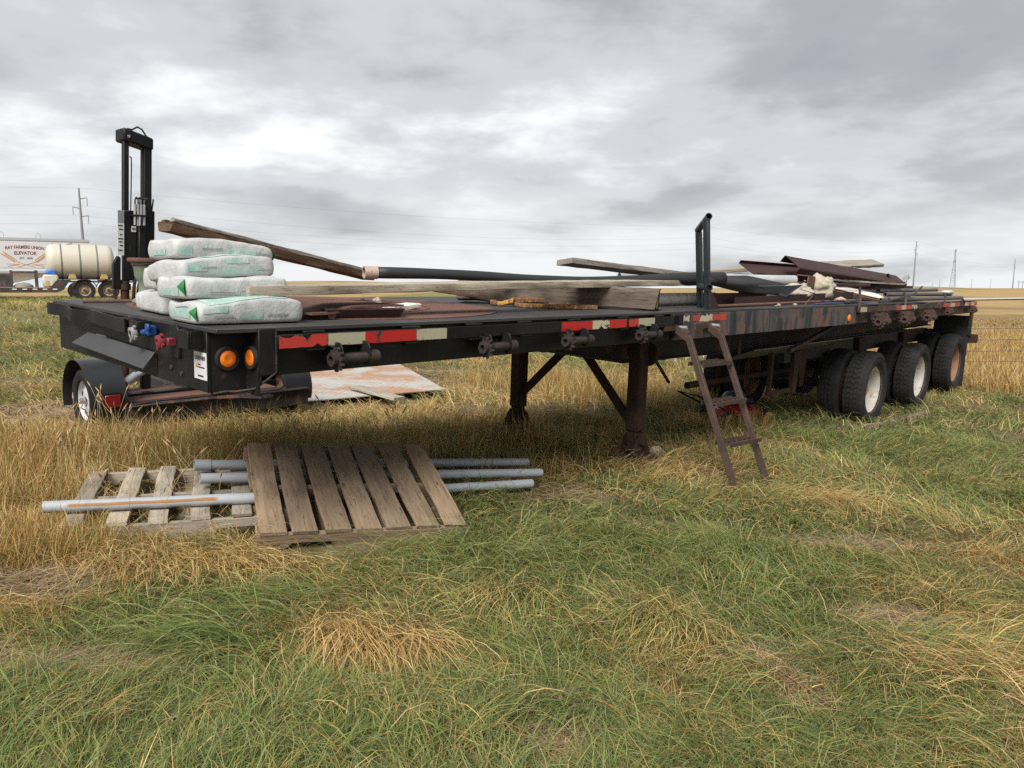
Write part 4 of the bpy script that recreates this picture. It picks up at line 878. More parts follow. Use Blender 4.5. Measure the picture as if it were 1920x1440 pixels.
# rusty yellow clamps
def clamp(name, pts, label):
    g = G(); n = len(pts); ring = []
    for i, p in enumerate(pts):
        p = V(p); d = V(pts[min(i + 1, n - 1)]) - V(pts[max(i - 1, 0)]); s = V((-d.y, d.x, 0)).normalized() * 0.026
        ring.append([p - s, p + s, p + s + V((0, 0, 0.034)), p - s + V((0, 0, 0.034))])
    vs = [q for r in ring for q in r]; fs = []
    for i in range(n - 1): fs += [(i * 4 + k, i * 4 + (k + 1) % 4, i * 4 + 4 + (k + 1) % 4, i * 4 + 4 + k) for k in range(4)]
    fs += [(3, 2, 1, 0), tuple((n - 1) * 4 + k for k in range(4))]; g.add(vs, fs)
    return single(name, g, YELLOW_RUST, label, 'clamp', pts[0], bevel=0.003, group='rusty yellow clamps by the timber')
clamp('bent_clamp', [(3.42, 0.41, 0.003), (3.15, 0.56, 0.003), (2.95, 0.72, 0.003), (2.93, 0.83, 0.003), (3.0, 0.93, 0.006)], 'straight rusty yellow arm nearest the deck edge before the timber')
clamp('bent_clamp', [(2.96, 0.83, 0.04), (3.0, 0.95, 0.036), (3.2, 0.98, 0.03), (3.45, 0.86, 0.034), (3.65, 0.78, 0.045)], 'curved rusty yellow clamp arm lying over the others, ending by the timber')
clamp('bent_clamp', [(3.02, 1.22, 0.006), (2.90, 1.10, 0.006), (2.88, 0.98, 0.006), (2.94, 0.90, 0.038)], 'small hooked rusty yellow clamp left of the crossed arms')
clamp('bent_clamp', [(3.85, 0.62, 0.004), (3.62, 0.60, 0.004), (3.42, 0.68, 0.004), (3.25, 0.78, 0.004)], 'rusty yellow clamp arm tucked against the face of the timber')
# rusty offcut, painted chunk, stone
rp = Thing('rusty_offcut', 'rusty brown bent plate on a folded steel channel at the deck edge', 'scrap', (0.95, 0.5, 0))
g = G(); n = 18; vs = []
for i in range(n + 1):
    t = i / n; z = 0.030 + 0.036 * (1 / (1 + math.exp(-(t - 0.32) * 22)))
    for (dv, dz) in ((0.26 + 0.03 * t, 0), (0.85, 0), (0.85, 0.012), (0.26 + 0.03 * t, 0.012)): vs.append(V((0.66 + 0.66 * t - 0.1 * (dv - 0.26), dv, z + dz)))
g.add(vs, [(i * 4 + k, i * 4 + (k + 1) % 4, i * 4 + 4 + (k + 1) % 4, i * 4 + 4 + k) for i in range(n) for k in range(4)] + [(3, 2, 1, 0), tuple(n * 4 + k for k in range(4))]); rp.part('bent_plate', g, RUST)
g = G().hexa([(0.80, 0.30, 0.002), (1.22, 0.22, 0.002), (1.26, 0.30, 0.002), (0.84, 0.40, 0.002), (0.76, 0.27, 0.060), (1.26, 0.20, 0.060), (1.30, 0.30, 0.060), (0.80, 0.40, 0.060)]); rp.part('folded_channel', g, STEEL, bevel=0.003)
g = G().prism([(0, 0), (0.03, 0), (0.06, 0.055), (-0.02, 0.055)], (0.785, 0.285, 0.003), (1, -0.15, 0), (0, 0, 1), (0.002, 0.01, 0)); rp.part('end_fold', g, RUST)
beam_thing('painted_chunk', plank_mesh('painted_chunk', 0.26, 0.14, 0.03, 46, 4, 0.002, 0.006), WHITE_RUST, 'small board offcut with flaking white paint on the rusty deck', 'offcut', V((1.60, 0.80, 0.022)), V((1.83, 0.86, 0.03)))
def rock(name, c, s, mat, label, seed, base=None, sub=3, cat='stone', group=None):
    bm = bmesh.new(); bmesh.ops.create_icosphere(bm, subdivisions=sub, radius=1.0)
    for v in bm.verts:
        p = v.co * 1.3 + V((seed * 3.1, seed, 0)); k = 1 + 0.42 * mnoise.fractal(p, 1.0, 2.0, 4) + 0.10 * mnoise.noise(p * 5)
        v.co = V((v.co.x * s[0] * k, v.co.y * s[1] * k, max(v.co.z * s[2] * k, -s[2] * 0.82)))
    me = bpy.data.meshes.new(name); bm.to_mesh(me); bm.free(); me.materials.append(mat); me.shade_smooth() if sub > 3 else None
    o = bpy.data.objects.new(name, me); COL.objects.link(o); o.matrix_world = (base or MT) @ Matrix.Translation(V(c) + V((0, 0, s[2] * 0.82)))
    return tag(o, label, cat, group)
rock('field_stone', (1.86, 1.30, 0.008), (0.035, 0.03, 0.028), STONE, 'small round stone lying on the rusty deck plate', 1)
rock('mortar_crumb', (2.15, 1.9, 0.008), (0.02, 0.015, 0.015), CONC, 'tiny pale mortar crumb far out on the rusty deck', 2, sub=2)
# white rusting pipe, galvanised pipe
g = G().hollow((4.55, 0.62, 0.062), (6.0, 0.75, 0.062), 0.058, 0.05, 20); single('white_pipe', g, WHITE_RUST, 'white painted rusting pipe on the deck behind the timber end', 'pipe', (4.55, 0.62, 0))
g = G().hollow((4.95, 0.62, 0.062), (4.99, 0.624, 0.062), 0.062, 0.0585, 20)
g = G().hollow((5.6, 1.75, 0.245), (7.78, 0.62, 0.277), 0.058, 0.05, 22); single('galvanised_pipe', g, GALV, 'pale galvanised pipe lying on the concrete lumps', 'pipe', (5.6, 1.75, 0.2))
# square tube stub, concrete lumps
g = G(); c = V((7.98, 0.56, 0.262)); s_ = 0.075
for a, b in (((-0.16, -s_, -s_), (0.16, s_, -s_ + 0.012)), ((-0.16, -s_, s_ - 0.012), (0.16, s_, s_)), ((-0.16, -s_, -s_ + 0.0121), (0.16, -s_ + 0.012, s_ - 0.0121)), ((-0.16, s_ - 0.012, -s_ + 0.0121), (0.16, s_, s_ - 0.0121))): g.box(a, b)
me = g.mesh('square_tube', bevel=0.003); me.materials.append(rusty('orange_rust', (0.20, 0.105, 0.07), (0.12, 0.065, 0.05), (0.28, 0.17, 0.12), 10)); o = bpy.data.objects.new('square_tube', me); COL.objects.link(o)
o.matrix_world = MT @ Matrix.Translation(c) @ Euler((0.06, 0.04, 0.12)).to_matrix().to_4x4(); tag(o, 'short rusty square steel tube stub set in concrete', 'tube')
rock('concrete_lump', (8.36, 0.50, 0.05), (0.21, 0.15, 0.16), CONC, 'tall rough concrete lump right of the square tube', 3, sub=4, cat='concrete', group='concrete lumps')
rock('concrete_lump', (7.72, 0.56, 0.03), (0.26, 0.17, 0.115), CONC, 'low crumbling concrete lump under the galvanised pipe', 4, sub=4, cat='concrete', group='concrete lumps')
rock('concrete_lump', (8.62, 0.34, 0.003), (0.13, 0.06, 0.035), PALE_WOOD and CONC, 'flat white mortar piece on the deck behind the long rod', 5, cat='concrete', group='concrete lumps')
for i, (u, v) in enumerate(((6.35, 0.16), (6.7, 0.13))): rock('mortar_crumb', (u, v, 0.001), (0.03, 0.02, 0.014), CONC, ['left', 'right'][i] + ' one of two pale crumbs on the deck edge in front of the rod', 7 + i, sub=2)
# steel sections
def section(name, prof, p0, p1, mat, label, cat='steel section', up=(0, 0, 1), group='brown steel sections in the scrap pile'):
    """open steel profile: list of (y, z) centre-line points, thickness 12 mm"""
    L = (V(p1) - V(p0)).length; g = G(); th = 0.011; n = len(prof)
    for side_ in (0, 1):
        pass
    offs = []
    for i, p in enumerate(prof):
        a = V((*prof[max(i - 1, 0)], 0)); b = V((*prof[min(i + 1, n - 1)], 0)); d = (b - a).normalized(); offs.append((p[0] - d.y * th, p[1] + d.x * th))
    ring = list(prof) + offs[::-1]; m = len(ring)
    vs = [V((0, y, z)) for y, z in ring] + [V((L, y, z)) for y, z in ring]
    fs = [(i, (i + 1) % m, m + (i + 1) % m, m + i) for i in range(m)]
    for i in range(n - 1): fs += [(i, m - 1 - i, m - 2 - i, i + 1), (m + i, m + i + 1, 2 * m - 2 - i, 2 * m - 1 - i)]
    g.add(vs, fs); me = g.mesh(name, bevel=0.0)
    return beam_thing(name, me, mat, label, cat, p0, p1, up, MT, group)
section('steel_angle', [(0.09, 0.0), (0.0, 0.0), (0.0, 0.115)], (5.42, 0.46, 0.012), (6.72, 0.49, 0.014), STEEL, 'short upright brown steel plate angle right of the stake rack')
section('steel_angle', [(0.09, 0.0), (0.0, 0.0), (0.0, 0.075)], (5.72, 0.36, 0.012), (9.3, 0.42, 0.06), STEEL, 'long low brown steel angle running under the concrete lumps')
section('steel_channel', [(0.16, -0.10), (0.16, 0.0), (0.13, 0.012), (-0.10, 0.012), (-0.12, 0.0), (-0.12, -0.11)], (8.42, 0.93, 0.50), (12.9, 0.86, 0.30), STEEL, 'big inverted brown steel channel on top of the scrap pile', up=(0, -0.75, 1))
section('steel_channel', [(-0.16, 0.05), (-0.16, 0.0), (0.16, 0.0), (0.16, 0.05)], (7.75, 1.25, 0.385), (9.6, 1.05, 0.36), STEEL, 'brown steel channel sticking out left below the big channel', up=(0, -0.6, 1))
section('steel_channel', [(-0.11, 0.06), (-0.11, 0.0), (0.11, 0.0), (0.11, 0.06)], (8.2, 1.3, 0.33), (10.9, 0.95, 0.30), STEEL, 'lower dark steel channel behind the galvanised pipe', up=(0, -0.5, 1))
section('steel_channel', [(-0.09, 0.13), (-0.09, 0.0), (0.09, 0.0), (0.09, 0.13)], (9.9, 0.95, 0.08), (13.5, 0.92, 0.085), STEEL, 'brown steel channel lying open side up near the deck rear', group='brown steel sections in the scrap pile')
section('steel_channel', [(0.2, 0.0), (0.0, 0.0), (0.0, 0.14)], (8.8, 0.75, 0.03), (10.2, 0.78, 0.03), STEEL, 'brown steel angle behind the white rusting strip')
section('steel_channel', [(-0.06, -0.04), (-0.06, 0.0), (0.06, 0.0), (0.06, -0.04)], (12.2, 0.86, 0.36), (12.75, 0.84, 0.20), BLACK2, 'short dark bolted channel piece standing tilted near the deck rear', up=(0.3, -1, 0.3))
for i, (p0, p1, w, nm) in enumerate((((8.6, 1.45, 0.22), (12.8, 1.3, 0.20), 0.3, 'broad dark steel plate in the middle of the scrap pile'), ((9.6, 0.8, 0.20), (12.6, 0.95, 0.21), 0.16, 'narrow dark steel strip below the big channel'))):
    me = plank_mesh('steel_plate', (V(p1) - V(p0)).length, w, 0.03, 60 + i, 6, 0, 0.001); beam_thing('steel_plate', me, STEEL, nm, 'steel plate', p0, p1, group='steel plates in the scrap pile')
beam_thing('scrap_plank', plank_mesh('scrap_plank', 3.3, 0.16, 0.05, 51, 16, 0.006, 0.005), PALE_WOOD, 'pale plank behind the scrap pile, rising to the right of the stake rack', 'plank', V((6.5, 1.75, 0.28)), V((9.7, 1.35, 0.49)))
beam_thing('scrap_plank', plank_mesh('scrap_plank', 2.9, 0.26, 0.055, 52, 16, 0.006, 0.006), GREY_WOOD, 'mottled grey plank jutting up highest behind the big steel channel', 'plank', V((10.2, 1.75, 0.46)), V((13.1, 1.35, 0.60)), (0, -0.35, 1))
beam_thing('scrap_plank', plank_mesh('scrap_plank', 2.6, 0.14, 0.045, 53, 16, 0.006, 0.006), PALE_WOOD, 'pale plank half hidden behind the galvanised pipe', 'plank', V((5.6, 1.4, 0.19)), V((8.1, 1.5, 0.30)))
beam_thing('scrap_plank', plank_mesh('scrap_plank', 3.1, 0.12, 0.04, 54, 12, 0.006, 0.008), GREY_WOOD, 'thin grey plank lying below the big steel channel', 'plank', V((9.6, 1.15, 0.27)), V((12.6, 1.02, 0.265)))
rock('concrete_lump', (11.2, 1.05, 0.23), (0.35, 0.1, 0.06), CONC, 'broken grey rubble lying under the far end of the big channel', 9, cat='concrete', group='concrete lumps')
rock('concrete_lump', (12.0, 1.45, 0.38), (0.12, 0.09, 0.09), CONC, 'grey block propping up the highest plank', 10, cat='concrete', group='concrete lumps')
ws = Thing('perforated_strip', 'white perforated steel strip with orange rusty edges, slanting across the scrap', 'steel strip', (9.2, 0.8, 0.22))
M1 = axis_matrix((9.15, 0.86, 0.235), (10.55, 0.40, 0.045), (0, -0.45, 1)); Ls = (V((9.15, 0.86, 0.235)) - V((10.55, 0.40, 0.045))).length
g = G().box((0, -0.12, 0), (Ls, 0.12, 0.006)); ws.put('strip', g.mesh('strip'), WHITE_RUST, M1)
ORUST = MATS['orange_rust']
for y in (-0.135, 0.135):
    g = G()
    for i in range(28): g.box((i * Ls / 28, y - 0.012, -0.012), (i * Ls / 28 + Ls / 28 * 0.55, y + 0.012, 0.014))
    g.box((0, y - 0.014, -0.02), (Ls, y + 0.006, -0.013)); e_ = ws.put('toothed_edge', g.mesh('toothed_edge'), RUST, M1)
g = G().bar((0, -0.165, -0.02), (Ls, -0.165, -0.02), 0.025, 0.03); ws.put('side_bar', g.mesh('side_bar'), ORUST, M1)
# rods, straps, rear pipes
g = G().cyl((4.98, 0.16, 0.018), (9.1, 0.30, 0.03), 0.017, n=10); single('long_rod', g, RUST, 'long thin rusty rod lying along the near deck edge', 'rod', (4.98, 0.16, 0))
g = G().tube([(7.35, 0.35, 0.17), (7.55, 0.28, 0.13), (7.75, 0.22, 0.08), (7.95, 0.18, 0.035)], 0.02, 6, 0.15); single('lashing_strap', g, STRAP, 'pale blue webbing strap hanging down over the concrete lump', 'strap', (7.9, 0.2, 0))
g = G().tube([(7.2, 0.12, 0.012), (7.6, 0.11, 0.02), (8.1, 0.13, 0.014), (8.6, 0.1, 0.018), (8.8, 0.08, 0.012)], 0.035, 6, 0.2); single('lashing_strap', g, plain('navy_webbing', (0.035, 0.05, 0.12), 0.8), 'dark blue crumpled strap lying on the deck edge', 'strap', (8.0, 0.12, 0))
for i, (pts_, nm) in enumerate((([(8.0, 0.05, 0.02), (8.5, 0.08, 0.05), (8.75, 0.14, 0.12), (8.9, 0.2, 0.20)], 'left black rubber tie curving up at the deck edge'), ([(9.3, 0.06, 0.01), (9.9, 0.07, 0.04), (11.0, 0.12, 0.10), (11.7, 0.2, 0.22)], 'right long black rubber tie curving up from the deck edge'))):
    g = G().tube(pts_, 0.017, 7); single('rubber_tie', g, HOSE, nm, 'rubber tie', pts_[0], group='black rubber ties')
g = G().tube([(6.9, 0.1, 0.005), (7.1, 0.14, 0.06), (7.35, 0.2, 0.10)], 0.006, 5); single('bent_wire', g, RUST, 'thin bent wire in front of the concrete lumps', 'wire', (6.9, 0.1, 0))
for i, (p0, p1, r, nm) in enumerate((((9.95, 0.14, 0.035), (14.1, 0.16, 0.035), 0.030, 'nearest dark pipe at the rear deck edge'), ((10.8, 0.46, 0.09), (13.9, 0.30, 0.09), 0.035, 'thicker dark pipe lying behind the nearest rear pipe'), ((10.1, 0.30, 0.028), (14.2, 0.28, 0.028), 0.026, 'thin dark pipe between the two rear deck pipes'), ((11.0, 0.62, 0.14), (13.6, 0.46, 0.16), 0.03, 'upper dark pipe on top of the rear pipes'))):
    g = G().hollow(p0, p1, r, r * 0.7, 14); single('steel_pipe', g, PIPE_DK, nm, 'pipe', p0, group='dark pipes at the deck rear')
g = G().box((13.4, 0.2, 0.105), (13.75, 0.34, 0.16)); single('white_fitting', g, WHITE_WHEEL, 'small white plastic fitting on the pipes at the deck rear', 'fitting', (13.5, 0.25, 0.1), bevel=0.02)
g = G().tube([(13.2, -0.03, -0.09), (13.25, -0.045, -0.02), (13.35, -0.02, 0.03), (13.45, -0.045, -0.03), (13.4, -0.04, -0.1)], 0.016, 7); single('rubber_tie', g, HOSE, 'black rubber tie looped over the rub rail at the rear', 'rubber tie', (13.3, -0.03, 0), group='black rubber ties')

# loose small scrap that fills the pile
rs = random.Random(21)
for i in range(7):
    u = rs.uniform(8.9, 10.6); v = rs.uniform(0.75, 1.5); L_ = rs.uniform(1.2, 2.8); a = rs.uniform(-0.16, 0.16); z = 0.10 + 0.03 * i
    me = plank_mesh('scrap_board', L_, rs.uniform(0.08, 0.16), 0.028, 80 + i, 10, 0.008, 0.008)
    beam_thing('scrap_board', me, (GREY_WOOD, DARK_WOOD, PALE_WOOD)[i % 3], ['lowest grey board lying flat in the scrap heap', 'dark splintered board low in the scrap heap', 'lower pale board in the scrap heap under the big channel', 'grey splintered board in the middle of the scrap heap', 'dark board in the middle of the scrap heap', 'upper pale board close under the big channel', 'uppermost grey board of the heap below the big channel'][i], 'board', (u, v, z), (u + L_ * math.cos(a), v + L_ * math.sin(a), z + rs.uniform(-0.05, 0.08)), group='loose boards in the scrap pile')
for i in range(6):
    u = 5.6 + 0.7 * i; v = rs.uniform(0.5, 1.3); L_ = rs.uniform(1.0, 2.4); a = rs.uniform(-0.25, 0.25); z = rs.uniform(0.10, 0.24)
    g = G().cyl((u, v, z), (u + L_ * math.cos(a), v + L_ * math.sin(a), z + rs.uniform(-0.06, 0.10)), rs.uniform(0.010, 0.02), n=8)
    single('scrap_rod', g, (RUST, STEEL)[i % 2], ['first', 'second', 'third', 'fourth', 'fifth', 'sixth'][i] + ' from the left of the thin rusty rods poking out of the scrap', 'rod', (u, v, z), group='rusty rods in the scrap pile')
for i in range(9):
    u = rs.uniform(5.0, 8.8); v = rs.uniform(0.08, 0.34); s_ = rs.uniform(0.012, 0.03)
    rock('rust_flake', (u, v, 0.001), (s_ * 1.6, s_, s_ * 0.5), (STONE, CONC, RUST)[i % 3], 'small crumb of debris on the bare deck edge right of the stake rack', 30 + i, sub=2, cat='debris', group='crumbs on the deck edge')
# ------------------------------------------------------------------ post driver trailer behind the flatbed nose
pd = Thing('post_driver_trailer', 'black post driver mast on a low trailer with fenders behind the flatbed nose', 'post driver', (1.7, 4.3, -1.33))
PDB = BLACK
def fender(u0, u1, cv, cz, R):
    g = G(); n = 18; vs = []
    for i in range(n + 1):
        a = math.radians(-18 + 216 * i / n)
        for rr_, u in ((R, u0), (R, u1), (R - 0.008, u1), (R - 0.008, u0)): vs.append(V((u, cv - rr_ * math.cos(a) * 1.05, cz + rr_ * math.sin(a))))
    g.add(vs, [(i * 4 + k, i * 4 + (k + 1) % 4, i * 4 + 4 + (k + 1) % 4, i * 4 + 4 + k) for i in range(n) for k in range(4)] + [(3, 2, 1, 0), tuple(n * 4 + k for k in range(4))])
    pd.part('fender', g, plain('satin_black', (0.022, 0.023, 0.025), 0.35, var=0.2))
fender(0.63, 0.95, 4.27, -1.03, 0.375); MATS['satin_black'].name = 'satin_black_a'
fender(2.56, 2.88, 4.27, -1.08, 0.375)
def small_wheel(u, v, z, s):
    g = G(); g.lathe([(0.19, -0.07), (0.20, -0.08), (0.26, -0.088), (0.29, -0.07), (0.298, 0), (0.29, 0.07), (0.26, 0.088), (0.20, 0.08), (0.19, 0.07)], (u, v, z), (1, 0, 0), 36, close=True)
    wh = pd.part('wheel', G().lathe([(0.205, -0.078 * s), (0.207, -0.070 * s), (0.19, -0.055 * s), (0.18, -0.02 * s), (0.15, -0.010 * s), (0.13, -0.03 * s), (0.07, -0.045 * s), (0.05, -0.04 * s), (0.0005, -0.04 * s)], (u, v, z), (1, 0, 0), 36, cap0=False), WHITE_WHEEL if s > 0 else RIM_RUST)
    pd.part('tyre', g, RUBBER, wh)
    for i in range(5):
        a = 2 * math.pi * i / 5 + 0.3; c_ = V((u - 0.026 * s, v + 0.140 * math.cos(a), z + 0.140 * math.sin(a)))
        pd.part('spoke_slot', G().cyl(c_, c_ + V((-0.004 * s, 0, 0)), 0.026, n=10), RUBBER, wh)
    pd.part('hub_cap', G().cyl((u - 0.03 * s, v, z), (u - 0.095 * s, v, z), 0.035, 0.028, 12), ALU, wh)
small_wheel(0.76, 4.27, -1.05, 1); small_wheel(2.72, 4.27, -1.12, -1)
pd.part('axle', G().box((0.85, 4.22, -1.10), (2.64, 4.32, -1.02)), BLACK)
pd.part('front_rail', G().box((0.9, 3.86, -1.25), (2.82, 3.95, -1.08)).box((0.96, 3.80, -1.075), (2.8, 3.98, -1.06)), UNDER, bevel=0.004)
pd.part('rear_rail', G().box((0.96, 4.7, -1.22), (2.6, 4.78, -1.06)), UNDER)
pd.part('deck_plate', G().box((0.98, 3.97, -1.06), (2.5, 4.70, -1.045)), RUST)
pd.part('tongue', G().bar((1.75, 4.8, -1.12), (1.75, 6.6, -1.05), 0.12, 0.12), UNDER)
for u in (0.74,):
    tl = pd.part('tail_lamp', G().box((u - 0.005, 3.84, -1.07), (u + 0.14, 3.90, -0.93)), BLACK); pd.part('lens', G().box((u, 3.825, -1.06), (u + 0.13, 3.839, -0.945)), RED_LENS, tl, bevel=0.004)
pd.part('wiring', G().tube([(2.55, 3.85, -1.0), (2.45, 3.82, -1.05), (2.2, 3.84, -1.06), (1.9, 3.85, -1.05), (1.2, 3.84, -1.04), (0.98, 3.83, -1.06)], 0.008, 6), HOSE)
pd.part('ram', G().cyl((1.02, 4.05, -0.86), (1.75, 4.3, -0.55), 0.03, n=10).cyl((0.98, 4.03, -0.88), (1.1, 4.08, -0.82), 0.042, n=10), ALU)
pd.part('side_box', G().box((1.7, 4.3, -1.044), (2.5, 4.69, -0.6)), UNDER)
# mast
MASTP = {'mast_upright', 'mast_head', 'head_bolt', 'head_hose', 'lift_rod', 'hammer_housing', 'rear_guard', 'side_guard', 'decal_panel', 'decal_header', 'decal_print', 'warning_label', 'warning_print', 'valve_plate', 'valve', 'valve_fitting', 'valve_hose', 'control_lever', 'hydraulic_hose', 'spring_coil', 'drive_post'}
pd.part('mast_upright', G().box((1.215, 4.58, -1.04), (1.275, 4.64, 1.40)), PDB, bevel=0.006)
pd.part('mast_upright', G().box((1.432, 4.57, -1.04), (1.52, 4.59, 1.40)).box((1.42, 4.5905, -1.04), (1.432, 4.64, 1.40)).box((1.4325, 4.62, -1.04), (1.52, 4.64, 1.40)), PDB, bevel=0.004)
pd.part('mast_head', G().hexa([(1.205, 4.55, 1.405), (1.53, 4.55, 1.345), (1.53, 4.78, 1.345), (1.205, 4.78, 1.405), (1.205, 4.55, 1.525), (1.53, 4.55, 1.455), (1.53, 4.78, 1.455), (1.205, 4.78, 1.525)]), PDB, bevel=0.012)
pd.part('head_bolt', G().cyl((1.255, 4.549, 1.445), (1.255, 4.535, 1.445), 0.014, n=10), ALU)
pd.part('head_hose', G().tube([(1.27, 4.62, 1.525), (1.32, 4.62, 1.52), (1.38, 4.62, 1.555), (1.43, 4.62, 1.535), (1.48, 4.62, 1.475), (1.51, 4.62, 1.465)], 0.009, 7), HOSE)
pd.part('lift_rod', G().tube([(1.286, 4.6, 1.26), (1.305, 4.6, 1.255), (1.308, 4.6, 1.2), (1.30, 4.6, 0.70)], 0.0065, 6), HOSE)
pd.part('hammer_housing', G().box((1.185, 4.50, 0.06), (1.33, 4.569, 0.74)).box((1.331, 4.46, 0.08), (1.41, 4.569, 0.6)), PDB, bevel=0.01)
pd.part('rear_guard', G().box((1.42, 4.50, 0.0), (1.525, 4.569, 0.75)), PDB, bevel=0.008)
pd.part('side_guard', G().prism([(0, 0), (0.08, 0), (0.08, 0.30), (0.05, 0.32), (0, 0.24)], (1.075, 4.5, -0.02), (1, 0, 0), (0, 0, 1), (0, 0.05, 0)), PDB, bevel=0.004)
dp = pd.part('decal_panel', G().box((1.115, 4.49, 0.305), (1.184, 4.50, 0.735)), STICKER)
pd.part('decal_header', G().box((1.117, 4.487, 0.62), (1.182, 4.4895, 0.733)), plain('decal_grey', (0.22, 0.24, 0.27), 0.6), dp)
for i, z in enumerate((0.585, 0.55, 0.50, 0.46, 0.43, 0.395, 0.35)):
    pd.part('decal_print', G().box((1.122 + 0.008 * (i % 3), 4.487, z), (1.165 + 0.006 * (i % 2), 4.4895, z + 0.010)), INK, dp)
wl_ = pd.part('warning_label', G().box((1.265, 4.495, 0.535), (1.315, 4.4995, 0.59)), STICKER); pd.part('warning_print', G().box((1.272, 4.493, 0.557), (1.308, 4.4948, 0.572)), INK, wl_)
pd.part('valve_plate', G().box((1.25, 4.40, 0.685), (1.45, 4.499, 0.70)), PDB)
for i in range(4):
    u = 1.275 + i * 0.033; v_ = pd.part('valve', G().cyl((u, 4.43, 0.701), (u, 4.43, 0.80), 0.015, n=10), ALU)
    if i != 2: pd.part('valve_fitting', G().cyl((u, 4.43, 0.684), (u, 4.43, 0.60), 0.014, n=10), ALU, v_)
    pd.part('valve_hose', G().tube([(u, 4.43, 0.80), (u + 0.005, 4.44, 0.84), (u + 0.03, 4.47, 0.865), (u + 0.07, 4.5, 0.85), (u + 0.09, 4.53, 0.78)], 0.010, 6), HOSE, v_)
pd.part('control_lever', G().bar((1.43, 4.45, 0.70), (1.41, 4.42, 0.87), 0.012, 0.012).bar((1.46, 4.45, 0.70), (1.47, 4.42, 0.86), 0.012, 0.012), PDB)
for i in range(3):
    u = 1.29 + i * 0.05; pd.part('hydraulic_hose', G().tube([(u + 0.06, 4.52, 0.16), (u + 0.02, 4.45, 0.13), (u - 0.02, 4.43, 0.03), (u - 0.03, 4.43, -0.1), (u - 0.02, 4.45, -0.3), (u, 4.5, -0.7)], 0.018, 8), HOSE)
g = G(); pts = []
for i in range(46):
    a = i * 0.55; pts.append(V((1.13 + 0.028 * math.cos(a), 4.56 + 0.028 * math.sin(a), 0.05 - i * 0.022)))
pd.part('spring_coil', G().tube(pts, 0.012, 6), LEGM); pd.part('drive_post', G().cyl((1.21, 4.53, 0.06), (1.21, 4.53, -1.0), 0.045, n=12).cyl((1.21, 4.53, 0.03), (1.21, 4.53, -0.03), 0.06, n=12), LEGM)

# the mast leans a little towards the flatbed's rear
for ch in pd.o.children_recursive:
    if ch.name.split('.')[0] in MASTP:
        for v_ in ch.data.vertices: v_.co.x += 0.052 * (v_.co.z + pd.base.z) - 0.005; v_.co.x -= 0.14 * (v_.co.x + pd.base.x - 1.15)
# ------------------------------------------------------------------ things on the grass (world frame)
def pallet(name, label, o, yaw, lift, roll, Wd, Ld, n, sw, mat, seed, matb, gap_j=0.006, short=()):
    r = random.Random(seed); o = V(o)
    ex = V((math.cos(yaw) * math.cos(roll), math.sin(yaw) * math.cos(roll), math.sin(roll))); ey = V((-math.sin(yaw) * math.cos(lift), math.cos(yaw) * math.cos(lift), math.sin(lift))); ez = ex.cross(ey).normalized(); ey = ez.cross(ex)
    Mp = Matrix((ex, ey, ez)).transposed().to_4x4(); Mp.translation = o
    t = Thing(name, label, 'pallet', (0, 0, 0), MW); t.o.matrix_world = Mp
    for i in range(n):
        x = sw / 2 + (Wd - sw) * i / (n - 1) + r.uniform(-gap_j, gap_j); me = plank_mesh('slat', Ld + r.uniform(-0.02, 0.01), sw * r.uniform(0.93, 1.04), 0.019, seed * 10 + i, 10, 0.003, 0.0025, cham=0.003)
        t.put('slat', me, mat, Matrix.Translation((x, 0.005, -0.0095 + r.uniform(0, 0.004))) @ Euler((r.uniform(-0.02, 0.02), 0, math.pi / 2 + r.uniform(-0.012, 0.012))).to_matrix().to_4x4())
    for j, y in enumerate((0.022, Ld / 2, Ld - 0.022)):
        L_ = Wd + 0.03; g = G(); cut = [(0, 0), (0.16, 0), (0.19, 0.035), (0.40, 0.035), (0.43, 0), (L_ - 0.43, 0), (L_ - 0.40, 0.035), (L_ - 0.19, 0.035), (L_ - 0.16, 0), (L_, 0), (L_, 0.089), (0, 0.089)]
        g.prism(cut, (-0.012, y - 0.018, -0.1085), (1, 0, 0), (0, 0, 1), (0, 0.036, 0)); t.put('stringer', g.mesh('stringer', bevel=0.002), matb, Matrix.Identity(4))
    for j in range(4 if lift > 0.1 else 3):
        x = 0.05 + (Wd - 0.1) * j / (3 if lift > 0.1 else 2); me = plank_mesh('bottom_board', Ld, 0.095, 0.016, seed * 20 + j, 6, 0.002, 0.002); t.put('bottom_board', me, matb, Matrix.Translation((x, 0, -0.1175)) @ Euler((0, 0, math.pi / 2)).to_matrix().to_4x4())
    for i in range(n):
        for y in (0.022, Ld - 0.022):
            pass
    return t
pallet('wooden_pallet', 'brown weathered wooden pallet with seven slats, tilted up over the grey conduits', (-1.36, 3.89, 0.135), 0.425, 0.30, -0.092, 1.20, 1.04, 7, 0.146, PALLET_WOOD, 3, PALLET_WOOD)
pallet('wooden_pallet', 'bleached low pallet with widely spaced slats sunk in dry grass under the conduits', (-2.39, 3.80, 0.20), 0.37, 0.046, -0.036, 1.17, 1.12, 6, 0.105, PALLET_GREY, 4, PALLET_GREY)
def conduit(p, r, mat, label, bell=None):
    p0, p1 = V(p[0]), V(p[1]); L = (p1 - p0).length; g = G(); g.hollow((0, 0, 0), (L, 0, 0), r, r * 0.86, 22)
    if bell: g.hollow((-0.002, 0, 0), (bell, 0, 0), r * 1.12, r * 1.002, 22)
    me = g.mesh('conduit', smooth='auto'); return beam_thing('conduit', me, mat, label, 'conduit', p0, p1, (0, 0, 1), MW, 'grey conduits under the pallet')
conduit([(-2.56, 3.96, 0.262), (-1.42, 4.36, 0.205)], 0.033, PVC_STAIN, 'grey conduit with a long brown stain lying on the bleached pallet slats')
